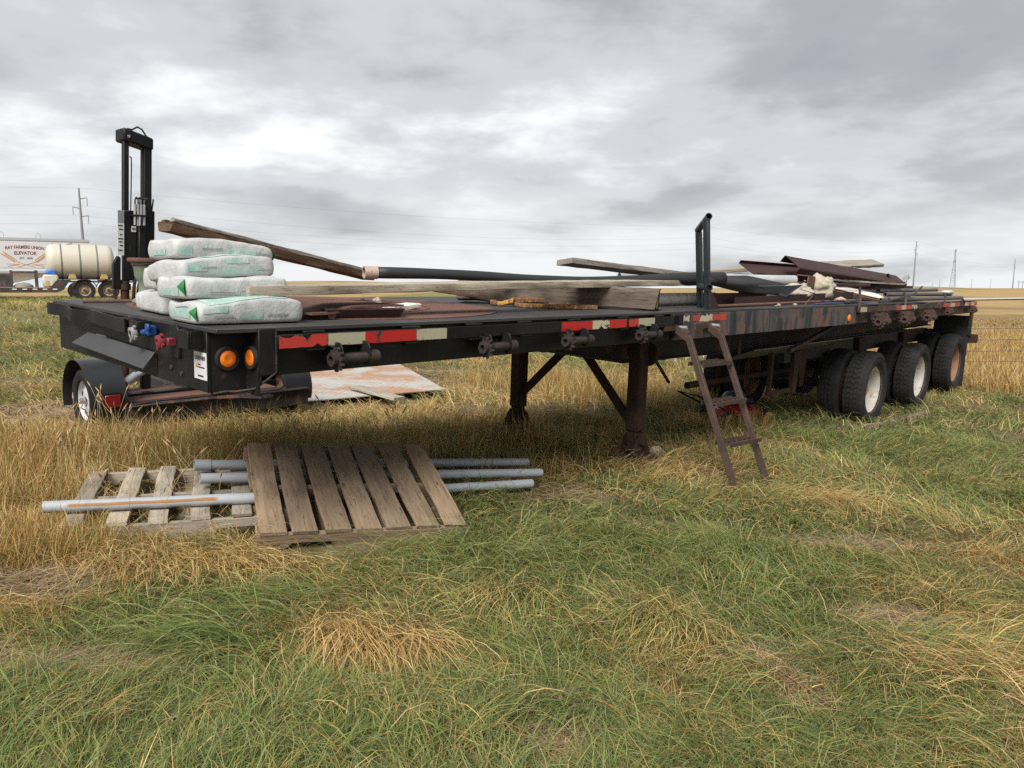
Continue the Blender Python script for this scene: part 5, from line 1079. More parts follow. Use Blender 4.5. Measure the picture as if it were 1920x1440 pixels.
conduit([(-2.10, 4.83, 0.288), (0.13, 6.13, 0.0)], 0.033, PVC, 'farthest grey conduit with a belled left end under the tilted pallet', 0.10)
conduit([(-1.94, 4.53, 0.275), (0.23, 5.77, 0.0)], 0.033, PVC, 'middle grey conduit passing under the tilted pallet')
conduit([(-0.75, 5.02, 0.06), (0.15, 5.52, -0.02)], 0.033, PVC, 'nearest grey conduit end poking out of grass right of the tilted pallet')
# checker plate sheet and board
c0, c1, c2, c3 = V((-2.54, 9.0, 0.07)), V((-0.94, 10.4, 0.03)), V((-1.96, 13.0, 0.12)), V((-3.5, 11.9, 0.16))
ex = (c1 - c0).normalized(); nz = ex.cross(c3 - c0).normalized(); ey = nz.cross(ex); Mp = Matrix((ex, ey, nz)).transposed().to_4x4(); Mp.translation = c0
g = G(); q = [Mp.inverted() @ c for c in (c0, c1, c2, c3)]; g.prism([(p.x, p.y) for p in q], (0, 0, 0), (1, 0, 0), (0, 1, 0), (0, 0, 0.012))
pl = Thing('tread_plate', 'large white tread plate with rust blotches lying in grass behind the flatbed', 'steel plate', (0, 0, 0), MW); pl.o.matrix_world = Mp
pl.put('sheet', g.mesh('sheet'), TREAD, Matrix.Identity(4))
gt_ = G(); LL = (c1 - c0).length; rr3 = random.Random(2)
for i in range(34):
    for j in range(52):
        x = 0.06 + i * 0.062; y = 0.05 + j * 0.058
        if x > LL - 0.05 or y > 2.85: continue
        a = 0.7 if (i + j) % 2 else -0.7; d = V((math.cos(a), math.sin(a), 0)); c = V((x, y, 0.012)); n_ = V((-d.y, d.x, 0)) * 0.006; d = d * 0.02
        gt_.add([c - d, c - n_, c + d, c + n_, c + V((0, 0, 0.004))], [(0, 1, 4), (1, 2, 4), (2, 3, 4), (3, 0, 4)])
me = gt_.mesh('tread_lugs', smooth=False); o = pl.put('tread_lugs', me, TREAD, Matrix.Identity(4)); o['kind'] = 'stuff'
beam_thing('loose_board', plank_mesh('loose_board', 1.05, 0.17, 0.04, 71, 8, 0.004, 0.004), GREY_WOOD, 'short loose board lying on the white tread plate', 'board', (-2.12, 10.0, 0.125), (-1.42, 9.24, 0.075), (0, 0, 1), MW)
# push mower under the flatbed
mx, my = 3.0, 9.9; mz = gz(mx, my) - 0.02
lm = Thing('push_mower', 'red push lawn mower with black engine under the flatbed behind the ladder', 'lawn mower', (mx, my, mz), MW)
def mo(x, y, z): return V((mx + x * 0.93 - y * 0.36, my + x * 0.36 + y * 0.93, mz + z))
g = G(); g.lathe([(0.26, 0.09), (0.29, 0.13), (0.28, 0.19), (0.2, 0.235), (0.0005, 0.24)], mo(0, 0, 0), (0, 0, 1), 28); lm.part('deck', g, plain('mower_red', (0.38, 0.015, 0.02), 0.35, var=0.2))
g = G(); g.hexa([mo(-0.3, -0.24, 0.1), mo(0.28, -0.24, 0.1), mo(0.28, 0.24, 0.1), mo(-0.3, 0.24, 0.1), mo(-0.26, -0.2, 0.2), mo(0.24, -0.2, 0.2), mo(0.24, 0.2, 0.2), mo(-0.26, 0.2, 0.2)]); lm.part('skirt', g, MATS['mower_red'], bevel=0.02)
g = G(); g.lathe([(0.15, 0.24), (0.165, 0.27), (0.165, 0.35), (0.13, 0.40), (0.08, 0.42), (0.0005, 0.425)], mo(-0.02, 0, 0), (0, 0, 1), 20); lm.part('engine', g, plain('engine_grey', (0.045, 0.048, 0.052), 0.5))
lm.part('fuel_tank', G().hexa([mo(0.05, -0.16, 0.27), mo(0.2, -0.16, 0.25), mo(0.2, 0.1, 0.25), mo(0.05, 0.1, 0.27), mo(0.05, -0.16, 0.37), mo(0.18, -0.14, 0.34), mo(0.18, 0.1, 0.34), mo(0.05, 0.1, 0.37)]), BLACK, bevel=0.015)
for x, y in ((0.3, -0.28), (-0.32, -0.28), (0.3, 0.28), (-0.32, 0.28)):
    wh = lm.part('wheel', G().cyl(mo(x, y - 0.025, 0.1), mo(x, y + 0.025, 0.1), 0.1, n=20), RUBBER)
    s = -1 if y < 0 else 1; lm.part('hub', G().cyl(mo(x, y + s * 0.026, 0.1), mo(x, y + s * 0.032, 0.1), 0.066, n=16), plain('faded_hub', (0.48, 0.33, 0.15), 0.7) if 'faded_hub' not in MATS else MATS['faded_hub'], wh)
lm.part('handle', G().tube([mo(-0.3, -0.2, 0.2), mo(-0.75, -0.2, 0.42), mo(-0.78, 0.2, 0.43), mo(-0.3, 0.2, 0.2)], 0.012, 6), BLACK)
# log, stones, dunnage under the landing foot
A, B = V((4.66, 9.62, -0.40)), V((6.2, 11.05, -0.44)); g = G(); pts = [A.lerp(B, i / 10) for i in range(11)]; rad = [0.075 + 0.006 * math.sin(i * 2.1) for i in range(11)]
g.tube(pts, rad, 14); single('fallen_post', g, rusty('post_brown', (0.19, 0.135, 0.11), (0.12, 0.085, 0.07), (0.27, 0.2, 0.16), 14, 0.9), 'old brown post half sunk in grass beside the white-rimmed tyres', 'post', A, MW)
rock('field_stone', (1.42, 7.2, gz(1.42, 7.2) - 0.02), (0.07, 0.05, 0.05), CONC, 'pale stone beside the foot of the near landing leg', 12, MW)
for i, (v, nm) in enumerate(((0.477, 'near'), (1.963, 'far'))):
    c = MT @ V((4.19, v, -1.386)); z0 = gz(c.x, c.y) - 0.03
    g = G(); h = c.z - z0
    g.box((c.x - 0.2, c.y - 0.17, z0), (c.x + 0.2, c.y + 0.17, max(z0 + 0.05, c.z - 0.004))); single('dunnage_block', g, DARK_WOOD, 'wooden block under the foot of the %s landing leg' % nm, 'block', (c.x, c.y, z0), MW, bevel=0.008)
# wire fence on the right
fn = Thing('wire_fence', 'barbed wire fence running right from behind the flatbed rear', 'fence', (12, 16, gz(12, 16)), MW)
F0, F1 = V((4.0, 18.2, 0)), V((24.0, 15.4, 0))
for i in range(5):
    p = F0.lerp(F1, [0.0, 0.22, 0.52, 0.8, 1.0][i]); z = gz(p.x, p.y)
    fn.part('post', G().cyl((p.x, p.y, z - 0.2), (p.x, p.y, z + 1.25), 0.05, 0.045, 8), GREY_WOOD)
for h in (0.28, 0.52, 0.78, 1.04):
    g = G(); pts = []
    for i in range(41):
        p = F0.lerp(F1, i / 40); pts.append(V((p.x, p.y, float(ground_h(np.array([p.x]), np.array([p.y]), False)[0]) + h + 0.012 * math.sin(i * 1.3))))
    g.tube(pts, 0.006, 4); fn.part('wire', g, PIPE_DK)

# ------------------------------------------------------------------ far things
POLE = plain('weathered_pole_steel', (0.20, 0.215, 0.23), 0.6, var=0.15, scale=0.4)
def davit_pole(x, y, h, label, lean=0.0):
    z = gz(x, y); t = Thing('power_pole', label, 'power pole', (x, y, z), MW, 'steel power line poles')
    dirv = V((0.86, 0.5, 0)).normalized(); top = V((x + lean * h, y, z + h))
    t.part('shaft', G().tube([(x, y, z - 1), (x + lean * h / 2, y, z + h / 2), top], [0.40, 0.29, 0.17], 10), POLE)
    for k, (fr, s) in enumerate(((0.895, 1), (0.80, -1), (0.72, 1))):
        p = V((x + lean * h * fr, y, z + h * fr)); e = p + dirv * s * 1.35 + V((0, 0, 0.3))
        a = t.part('davit_arm', G().tube([p, e], [0.13, 0.08], 6), POLE); t.part('insulator', G().cyl(e, e - V((0, 0, 1.7)), 0.07, n=6), POLE, a)
        ARM[k].append(e - V((0, 0, 1.7)))
    ARM[3].append(top)
ARM = [[], [], [], []]
for (x, y, h, nm, le) in ((-300.0, 40.0, 21, 'steel power pole out of view far to the left', 0), (-90.4, 160.0, 21, 'tall power pole with three arms standing behind the cream tank', -0.008), (65.9, 262.0, 21.5, 'power pole with three arms rising behind the stake rack', 0.01), (192.3, 361.0, 21.5, 'power pole with three arms right of the scrap pile', 0.01), (367.0, 552.0, 21.5, 'distant power pole with three arms at the right picture edge', 0.01)):
    if x > -200: davit_pole(x, y, h, nm, le)
    else:
        for k in range(4): ARM[k].append(V((x, y, 19 + (k == 3) * 2 - k)))
pw = Thing('power_line', 'thin power line wires sagging between the steel poles', 'wires', (0, 200, 10), MW)
for k in range(4):
    for a, b in zip(ARM[k], ARM[k][1:]):
        g = G(); s = 3.2 if k < 3 else 2.0; pts = []
        for i in range(25):
            t = i / 24; p = a.lerp(b, t); p.z -= s * 4 * t * (1 - t); pts.append(p)
        g.tube(pts, 0.013, 4); pw.part('wire', g, POLE)
# lattice mast
lx, ly = 410.0, 700.0; lz = gz(lx, ly); lt = Thing('lattice_mast', 'slender steel lattice radio mast on the right horizon', 'mast', (lx, ly, lz), MW)
Hm = 33.0
def lp(k, z):
    w = 2.6 * (1 - z / Hm) ** 1.3 + 0.5; a = 2 * math.pi * k / 3 + 0.4; return V((lx + w * math.cos(a), ly + w * math.sin(a), lz + z))
for k in range(3): lt.part('mast_leg', G().tube([lp(k, Hm * i / 8) for i in range(9)], 0.16, 5), POLE)
g = G()
for i in range(14):
    z0, z1 = Hm * i / 14, Hm * (i + 1) / 14
    for k in range(3): g.tube([lp(k, z0), lp((k + 1) % 3, z1)], 0.07, 4); g.tube([lp(k, z1), lp((k + 1) % 3, z1)], 0.07, 4)
lt.part('lattice_bracing', g, POLE)['kind'] = 'stuff'
lt.part('antenna', G().cyl((lx, ly, lz + Hm), (lx, ly, lz + Hm + 2.2), 0.7, n=8).cyl((lx, ly, lz + Hm * 0.72), (lx, ly, lz + Hm * 0.72 + 1), 0.9, n=8), POLE)
for i, (px, D, h, nm) in enumerate(((1755, 520, 5.5, 'small far wooden pole just left of the lattice mast'), (1814, 560, 6.5, 'small far wooden pole just right of the lattice mast'), (1849, 600, 7.0, 'small far wooden pole second right of the lattice mast'), (1741, 620, 4.0, 'tiniest far wooden pole left of the lattice mast'))):
    x = (px - 960) / 1400 * D; z = gz(x, D); single('utility_pole', G().cyl((x, D, z - 0.5), (x, D, z + h), 0.16, 0.12, 6), POLE, nm, 'utility pole', (x, D, z), MW, 'small far wooden poles')
x, D = (1909 - 960) / 1400 * 620, 620; z = gz(x, D); hf = Thing('h_frame_pole', 'tiny H-frame power structure at the far right horizon', 'power pole', (x, D, z), MW)
for q in (-3.2, 0, 3.2): hf.part('post', G().cyl((x + q, D, z - 0.5), (x + q, D, z + 6.5), 0.2, n=6), POLE)
hf.part('crossbar', G().bar((x - 4.5, D, z + 5.2), (x + 4.5, D, z + 5.2), 0.3, 0.4), POLE)
# bare tree
tx, ty = (1693 - 960) / 1400 * 330, 330; tz = gz(tx, ty); bt = Thing('bare_tree', 'small leafless tree on the horizon behind the scrap pile', 'tree', (tx, ty, tz), MW)
BARK = plain('far_bark', (0.13, 0.12, 0.12), 0.9)
bt.part('trunk', G().tube([(tx, ty, tz - 0.3), (tx + 0.1, ty, tz + 1.2), (tx, ty, tz + 2.4)], [0.2, 0.15, 0.1], 6), BARK)
g = G(); rt = random.Random(9)
def branch(p, d, L, r, n):
    q = p + d * L; g.tube([p, p.lerp(q, 0.5) + V((rt.uniform(-.1, .1), 0, rt.uniform(-.1, .1))) * L, q], [r, r * 0.8, r * 0.55], 4)
    if n: 
        for _ in range(3): branch(q, (d + V((rt.uniform(-.8, .8), rt.uniform(-.8, .8), rt.uniform(-.15, .5)))).normalized(), L * 0.72, r * 0.6, n - 1)
for _ in range(6): branch(V((tx, ty, tz + 1.4 + rt.random())), V((rt.uniform(-1, 1), rt.uniform(-1, 1), rt.uniform(0.3, 1.2))).normalized(), 1.2, 0.075, 3)
bt.part('crown', g, BARK)['kind'] = 'stuff'

# ------------------------------------------------------------------ equipment trailer, tank and grain trailer far left
CREAM = worn_paint('tank_poly', (0.50, 0.485, 0.415), rust=(0.40, 0.34, 0.22), dust=(0.44, 0.40, 0.30), rust_amt=0.22, dust_amt=0.5, rough=0.5, scale=1.2)
BAND = plain('tank_band', (0.16, 0.165, 0.17), 0.5); FARBLK = worn_paint('far_frame', (0.03, 0.028, 0.028), rust=(0.09, 0.05, 0.04), rust_amt=0.5, dust_amt=0.3, rough=0.8, scale=1)
et = Thing('equipment_trailer', 'low dark equipment trailer with dual rusty wheels carrying the cream tank', 'trailer', (0, 0, 0), ROAD)
et.part('frame', G().prism([(-9, 0.42), (-1.25, 0.42), (-0.95, 0.55), (-0.7, 0.95), (2.4, 0.95), (2.4, 1.1), (-1.2, 1.1), (-1.55, 0.68), (-9, 0.68)], (0, -0.3, 0), (1, 0, 0), (0, 0, 1), (0, 2.2, 0)), FARBLK)
for k, x in enumerate((0.0, 1.12)):
    wh = et.part('wheel', G().lathe([(0.30, -0.10), (0.29, -0.05), (0.2, 0.0), (0.12, -0.06), (0.0005, -0.07)], (x, -0.35, 0.52), (0, 1, 0), 28, cap0=False), plain('far_rim%d' % k, (0.30, 0.22, 0.15), 0.7))
    et.part('tyre', G().lathe([(0.29, -0.11), (0.33, -0.13), (0.48, -0.12), (0.51, -0.06), (0.51, 0.06), (0.48, 0.12), (0.33, 0.13), (0.29, 0.11)], (x, -0.35, 0.52), (0, 1, 0), 32, close=True), RUBBER, wh); et.part('hub', G().cyl((x, -0.40, 0.52), (x, -0.47, 0.52), 0.085, n=14), FARBLK, wh)
    for q in range(8): et.part('hand_hole', G().cyl((x + 0.175 * math.cos(q * 0.785), -0.362, 0.52 + 0.175 * math.sin(q * 0.785)), (x + 0.175 * math.cos(q * 0.785), -0.385, 0.52 + 0.175 * math.sin(q * 0.785)), 0.028, n=8), FARBLK, wh)
    g = G(); n = 12; vs = []
    for i in range(n + 1):
        a = math.radians(20 + 140 * i / n)
        for r_, y in ((0.60, -0.55), (0.60, 0.1), (0.63, 0.1), (0.63, -0.55)): vs.append((x - r_ * math.cos(a), y, 0.50 + r_ * math.sin(a)))
    g.add(vs, [(i * 4 + kk, i * 4 + (kk + 1) % 4, i * 4 + 4 + (kk + 1) % 4, i * 4 + 4 + kk) for i in range(n) for kk in range(4)]); et.part('mudguard', g, FARBLK)
for i, x in enumerate([-0.6 + 0.42 * j for j in range(7)]): et.part('white_tape' if i % 2 == 0 else 'red_tape', G().box((x, -0.315, 1.02), (x + 0.38, -0.301, 1.08)), STICKER if i % 2 == 0 else RED_PAINT)
for i in range(9): et.part('red_tape' if i % 2 else 'white_tape', G().box((-3.2 + i * 0.22, -0.315, 0.56), (-3.0 + i * 0.22, -0.301, 0.62)), RED_PAINT if i % 2 else STICKER)
et.part('tool_frame', G().box((-3.25, -0.2, 0.69), (-3.15, 0.3, 1.55)).box((-2.2, -0.2, 0.69), (-2.05, 0.3, 1.55)).box((-3.149, -0.2, 1.42), (-2.201, 0.3, 1.5)).box((-4.1, 0.1, 0.69), (-3.26, 0.5, 1.35)), FARBLK)
et.part('canvas_heap', G().lathe([(0.45, 0), (0.42, 0.1), (0.25, 0.2), (0.0005, 0.24)], (-2.7, 0.1, 0.69), (0, 0, 1), 14), GREY_WOOD)
tk = Thing('poly_tank', 'large cream horizontal poly tank with dark bands on the equipment trailer', 'tank', (0, 0.8, 1.12), ROAD)
g = G(); g.lathe([(0.0005, -1.62), (0.5, -1.60), (0.80, -1.52), (0.90, -1.38), (0.92, -1.2), (0.92, 1.2), (0.90, 1.36), (0.78, 1.5), (0.4, 1.58), (0.0005, 1.6)], (-0.05, 0.8, 2.04), (1, 0, 0), 36); tk.part('shell', g, CREAM, smooth=True)
for x in (-0.95, -0.10, 0.70): tk.part('band', G().hollow((x - 0.035, 0.8, 2.04), (x + 0.035, 0.8, 2.04), 0.935, 0.922, 36), BAND)
for x in (-0.5, 0.98): tk.part('moulded_foot', G().prism([(-0.2, 0), (0.2, 0), (0.12, 0.34), (0.05, 0.42), (-0.05, 0.42), (-0.12, 0.34)], (x, 0.12, 1.13), (1, 0, 0), (0, 0.06, 1), (0, 0.3, 0)), plain('aged_poly%d' % (x > 0), (0.46, 0.33, 0.14), 0.6), bevel=0.02)
tk.part('lid', G().cyl((-0.6, 0.8, 2.95), (-0.6, 0.8, 3.02), 0.22, n=18), CREAM)
ct = Thing('small_poly_tank', 'small cream plastic tank with blue lid standing on the equipment trailer', 'tank', (-1.5, -0.0, 0.69), ROAD)
ct.part('shell', G().hexa([(-1.88, -0.25, 0.69), (-1.12, -0.25, 0.69), (-1.12, 0.3, 0.69), (-1.88, 0.3, 0.69), (-1.84, -0.2, 1.35), (-1.16, -0.2, 1.35), (-1.16, 0.28, 1.35), (-1.84, 0.28, 1.35)]), CREAM, bevel=0.08)
ct.part('lid', G().hexa([(-1.74, -0.16, 1.351), (-1.24, -0.16, 1.351), (-1.24, 0.26, 1.351), (-1.74, 0.26, 1.351), (-1.70, -0.1, 1.56), (-1.28, -0.1, 1.56), (-1.28, 0.24, 1.56), (-1.70, 0.24, 1.56)]), plain('blue_lid', (0.015, 0.12, 0.48), 0.45), bevel=0.03)
for x in (-1.66, -1.34): ct.part('moulded_recess', G().box((x - 0.07, -0.262, 0.72), (x + 0.07, -0.246, 1.02)), MATS['aged_poly0'], bevel=0.006)
gt2 = Thing('grain_trailer', 'white grain hopper trailer with farmers union lettering and wheat emblem', 'trailer', (-4, 5.0, 0), ROAD)
WHT = plain('grain_trailer_white', (0.62, 0.64, 0.67), 0.4, var=0.05, scale=1)
gt2.part('hopper_box', G().box((-9.5, 4.9, 1.62), (0.6, 7.3, 3.32)), WHT)
gt2.part('top_rail', G().box((-9.5, 4.86, 3.321), (0.6, 7.34, 3.46)), plain('rail_grey', (0.40, 0.41, 0.43), 0.5)); gt2.part('bottom_rail', G().box((-9.5, 4.86, 1.5), (0.6, 7.34, 1.619)), MATS['rail_grey'])
gt2.part('hopper', G().hexa([(-5.2, 5.4, 0.7), (-4.4, 5.4, 0.7), (-4.4, 6.8, 0.7), (-5.2, 6.8, 0.7), (-8.5, 5.0, 1.499), (-1.0, 5.0, 1.499), (-1.0, 7.2, 1.499), (-8.5, 7.2, 1.499)]), WHT)
for x in (-3.7, -1.95): gt2.part('tarp_bow', G().tube([(x - 0.12, 5.2, 3.46), (x - 0.10, 5.2, 3.7), (x, 5.2, 3.8), (x + 0.10, 5.2, 3.7), (x + 0.12, 5.2, 3.46)], 0.022, 6), MATS['rail_grey'])
sg = gt2.part('name_panel', G().box((-3.95, 4.885, 1.78), (-1.32, 4.899, 3.22)), STICKER)
for body, size, z, bend, xs in (('RAY FARMERS UNION', 0.25, 2.86, -0.075, 0.76), ('ELEVATOR', 0.26, 2.53, -0.06, 0.86)):
    g = G(); text_on(g, body, size, (-2.62, 4.883, z), (1, 0, 0), (0, 0, 1), xs=xs, bend=bend, bold=0.035); gt2.part('lettering', g, RED_INK, sg, smooth=False)
g = G(); text_on(g, 'EST. 1898', 0.155, (-2.60, 4.883, 2.27), (1, 0, 0), (0, 0, 1), bold=0.02); gt2.part('founding_line', g, INK, sg, smooth=False)
for s in (-1, 1):
    g = G(); cx, cz = -2.62, 1.93
    pts = [V((cx - s * 0.42, 4.882, cz - 0.10)), V((cx + s * 0.15, 4.882, cz + 0.08)), V((cx + s * 0.5, 4.882, cz + 0.22)), V((cx + s * 1.0, 4.882, cz + 0.62))]; g.tube(pts, 0.014, 4)
    for i in range(9):
        t = i / 8; p = V((cx + s * (0.48 + 0.55 * t), 4.881, cz + 0.21 + 0.42 * t)); d = V((s * 0.75, 0, 0.65)).normalized(); nn = V((-d.z, 0, d.x))
        for q in (-1, 1): g.prism([(0, -0.028), (0.13, 0), (0, 0.028)], p + nn * q * 0.05, (d + nn * q * 0.5).normalized(), (nn * q - d * 0.3).normalized(), (0, 0.002, 0))
    for i in range(3): g.tube([V((cx + s * 0.3, 4.882, cz + 0.04)), V((cx + s * (0.7 + 0.1 * i), 4.882, cz + 0.06 - 0.07 * i)), V((cx + s * (0.95 - 0.12 * i), 4.882, cz + 0.07 - 0.10 * i))], 0.007, 4)
    gt2.part('wheat_emblem', g, WHEAT_INK, sg, smooth=False)
for x in (-8.8, -7.6, -0.2): gt2.part('wheel', G().cyl((x, 5.0, 0.5), (x, 5.3, 0.5), 0.5, n=20), RUBBER)
# ------------------------------------------------------------------ grass
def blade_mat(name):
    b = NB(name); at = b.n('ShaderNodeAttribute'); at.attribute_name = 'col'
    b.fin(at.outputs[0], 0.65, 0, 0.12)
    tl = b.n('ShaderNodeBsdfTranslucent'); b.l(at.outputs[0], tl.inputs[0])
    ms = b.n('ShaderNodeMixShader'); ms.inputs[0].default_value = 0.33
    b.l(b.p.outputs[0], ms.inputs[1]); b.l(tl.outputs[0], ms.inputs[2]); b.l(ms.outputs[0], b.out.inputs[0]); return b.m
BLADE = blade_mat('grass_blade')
RNG = np.random.default_rng(11)
# blades keep off the things that stand or lie on the grass
MTi = np.array(MT.inverted())
def T_of(x, y, z=0.0):
    p = np.stack([x, y, np.full_like(x, z), np.ones_like(x)]); q = MTi @ p; return q[0], q[1]
def keep(x, y, tall):
    ok = np.ones_like(x, bool); u, v = T_of(x, y, -0.2)
    for au in AXU:
        for vv in (0.16, 0.50, 1.94, 2.28): ok &= ~((np.abs(u - au) < 0.36) & (np.abs(v - vv) < 0.17))
    for vv in (0.477, 1.963): ok &= ~((np.abs(u - 4.19) < 0.2) & (np.abs(v - vv) < 0.19))
    def inpal(o, yaw, w, l, pad):
        dx, dy = x - o[0], y - o[1]; a = dx * math.cos(yaw) + dy * math.sin(yaw); b = -dx * math.sin(yaw) + dy * math.cos(yaw); return (a > -pad) & (a < w + pad) & (b > -pad) & (b < l + pad)
    ok &= ~(inpal((-1.36 + 0.05, 3.90 - 0.12), 0.425, 1.2, 1.1, 0.03)); m = inpal((-2.39, 3.80), 0.37, 1.17, 1.1, 0.02); ok &= ~(m & (RNG.random(x.shape) > 0.22))
    dx, dy = x - 3.0, y - 9.9; ok &= ~(np.hypot(dx, dy) < 0.42)
    c = np.array([[-2.54, 9.0], [-0.94, 10.4], [-1.96, 13.0], [-3.5, 11.9]]); ins = np.ones_like(x, bool)
    for i in range(4):
        a, b = c[i], c[(i + 1) % 4]; ins &= ((b[0] - a[0]) * (y - a[1]) - (b[1] - a[1]) * (x - a[0])) > -0.05
    ok &= ~ins
    # pieces of ground worn bare
    return ok
def bare(x, y):
    """0..1, worn or matted patches with hardly any standing blades"""
    b = np.zeros_like(x)
    for (cx, cy, rx, ry) in ((-4.75, 7.3, 1.1, 0.7), (-0.6, 12.6, 1.9, 1.4), (0.42, 5.45, 0.42, 0.16), (-1.65, 2.58, 0.45, 0.16), (-2.15, 3.25, 0.35, 0.22), (1.1, 2.9, 0.2, 0.25), (1.9, 3.5, 0.35, 0.2), (2.3, 2.75, 0.4, 0.14), (0.2, 2.35, 0.16, 0.24), (2.2, 4.6, 0.5, 0.15)):
        b = np.maximum(b, 1 - sstep(0.7, 1.25, np.hypot((x - cx) / rx, (y - cy) / ry) + 0.5 * (vnoise(x, y, 0.25, 40) - 0.5)))
    return b
def dryness(x, y):
    """share of straw-coloured blades"""
    d = 0.46 + 0.9 * (vnoise(x, y, 0.75, 21) - 0.5) + 0.75 * (vnoise(x, y, 2.3, 22) - 0.5) + 0.4 * (vnoise(x, y, 0.3, 26) - 0.5)
    d = d + 0.42 * sstep(-1.0, -2.6, x) * sstep(3.0, 4.0, y) * (1 - sstep(6.0, 8.5, y))        # golden corner on the left
    d = d + 0.55 * sstep(6.0, 9.5, x) * sstep(12.5, 15.0, y) + 0.25 * sstep(5.0, 6.5, y) * (1 - sstep(8.4, 10.5, y)) * (1 - sstep(0.6, 1.6, x)) * sstep(-3.6, -2.4, x)
    d = d - 0.34 * sstep(-0.9, -0.1, x) * (1 - sstep(1.7, 2.6, x)) * sstep(3.1, 3.7, y) * (1 - sstep(5.6, 6.4, y))   # lush green before the ladder
    d = d - 0.22 * sstep(3.0, 3.8, x) * (1 - sstep(7.0, 8.5, x)) * sstep(6.5, 7.5, y) * (1 - sstep(11.5, 12.5, y))
    d = d - 0.30 * sstep(-5.0, -8.0, x) * sstep(7.0, 9.0, y)      # greener lawn behind the flatbed nose
    d = d - 0.30 * sstep(0.9, 1.8, x) * (1 - sstep(8.5, 10.5, x)) * sstep(5.2, 6.4, y) * (1 - sstep(12.5, 14.0, y))
    return np.clip(d, 0.06, 0.95)
GREENS = 1.38 * np.array([[0.150, 0.186, 0.052], [0.112, 0.148, 0.046], [0.195, 0.222, 0.070], [0.135, 0.172, 0.080], [0.25, 0.25, 0.10], [0.080, 0.114, 0.036], [0.172, 0.205, 0.060]])
OLD_ = np.array([[0.112, 0.168, 0.046], [0.082, 0.130, 0.042], [0.160, 0.208, 0.062], [0.118, 0.168, 0.090], [0.225, 0.23, 0.095], [0.066, 0.106, 0.034], [0.142, 0.188, 0.056]])
STRAWS = 1.32 * np.array([[0.44, 0.325, 0.15], [0.36, 0.245, 0.095], [0.54, 0.41, 0.20], [0.31, 0.205, 0.08], [0.40, 0.28, 0.135], [0.50, 0.36, 0.14]])
GOLDS = 1.08 * np.array([[0.36, 0.19, 0.05], [0.29, 0.145, 0.042], [0.44, 0.26, 0.085], [0.24, 0.12, 0.038], [0.38, 0.235, 0.08]])
def blades(name, label, cat, x, y, L, th, e0, bend, wd, col, curl=0.3, K=4, sink=0.01, floor=0.006):
    n = len(x); z = ground_h(x, y) - sink; N_ = K * 2 - 1
    P = np.zeros((n, K, 3)); P[:, 0] = np.stack([x, y, z], 1); crl = RNG.normal(0, curl * 0.7, n); A = th.copy(); E = e0.copy(); seg = L / (K - 1)
    for k in range(1, K):
        P[:, k, 0] = P[:, k - 1, 0] + seg * np.cos(E) * np.cos(A); P[:, k, 1] = P[:, k - 1, 1] + seg * np.cos(E) * np.sin(A); P[:, k, 2] = P[:, k - 1, 2] + seg * np.sin(E)
        gh = ground_h(P[:, k, 0], P[:, k, 1]) + floor + 0.035 * RNG.random(n) * (k / K); P[:, k, 2] = np.maximum(P[:, k, 2], gh)
        E = E - bend / (K - 1) * (0.8 + 0.4 * RNG.random(n)); A = A + crl + RNG.normal(0, curl * 0.25, n)
    sx = RNG.random(n) * 2 * np.pi; perp = th + np.pi / 2 + RNG.normal(0, 0.5, n); S = np.stack([np.cos(perp), np.sin(perp), 0.35 * np.sin(sx)], 1)
    co = np.zeros((n, N_, 3)); wk = np.linspace(1, 0, K) ** 0.6
    for k in range(K - 1):
        w = (wd * wk[k] * 0.5)[:, None] * S; co[:, 2 * k] = P[:, k] - w; co[:, 2 * k + 1] = P[:, k] + w
    co[:, -1] = P[:, -1]
    base = (np.arange(n) * N_)[:, None]; q = []
    for k in range(K - 2): q.append(base + np.array([[2 * k, 2 * k + 1, 2 * k + 3, 2 * k + 2]]))
    quads = np.concatenate(q, 1).reshape(-1, 4) if q else np.zeros((0, 4), int); tris = base + np.array([[2 * (K - 2), 2 * (K - 2) + 1, 2 * K - 2]])
    loops = np.concatenate([quads.ravel(), tris.ravel()]).astype(np.int32); nq, nt_ = len(quads), len(tris)
    starts = np.concatenate([np.arange(nq) * 4, nq * 4 + np.arange(nt_) * 3]).astype(np.int32)
    me = bpy.data.meshes.new(name); me.vertices.add(n * N_); me.vertices.foreach_set('co', co.astype(np.float32).ravel()); me.loops.add(len(loops)); me.loops.foreach_set('vertex_index', loops)
    me.polygons.add(nq + nt_); me.polygons.foreach_set('loop_start', starts); me.update(calc_edges=True)
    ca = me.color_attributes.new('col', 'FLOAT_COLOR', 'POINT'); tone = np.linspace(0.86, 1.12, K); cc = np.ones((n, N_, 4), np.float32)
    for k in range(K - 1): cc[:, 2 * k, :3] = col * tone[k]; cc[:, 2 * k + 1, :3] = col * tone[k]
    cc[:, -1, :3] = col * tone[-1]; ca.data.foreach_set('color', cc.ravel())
    me.materials.append(BLADE); o = bpy.data.objects.new(name, me); COL.objects.link(o); tag(o, label, cat, kind='stuff'); return o
def pick(pal, n): return pal[RNG.integers(0, len(pal), n)] * RNG.uniform(0.72, 1.22, (n, 1))
def wedge(n, y0, y1, half=0.74, extra=0.7):
    """points spread over the ground the lens can see between two depths"""
    y = np.sqrt(RNG.random(n) * (y1 ** 2 - y0 ** 2) + y0 ** 2); x = (RNG.random(n) * 2 - 1) * (y * half + extra); return x, y
def flow(x, y):
    return -2.65 + 2.5 * (vnoise(x, y, 1.1, 31) - 0.5) * 2 + 0.8 * (vnoise(x, y, 0.33, 32) - 0.5) * 2
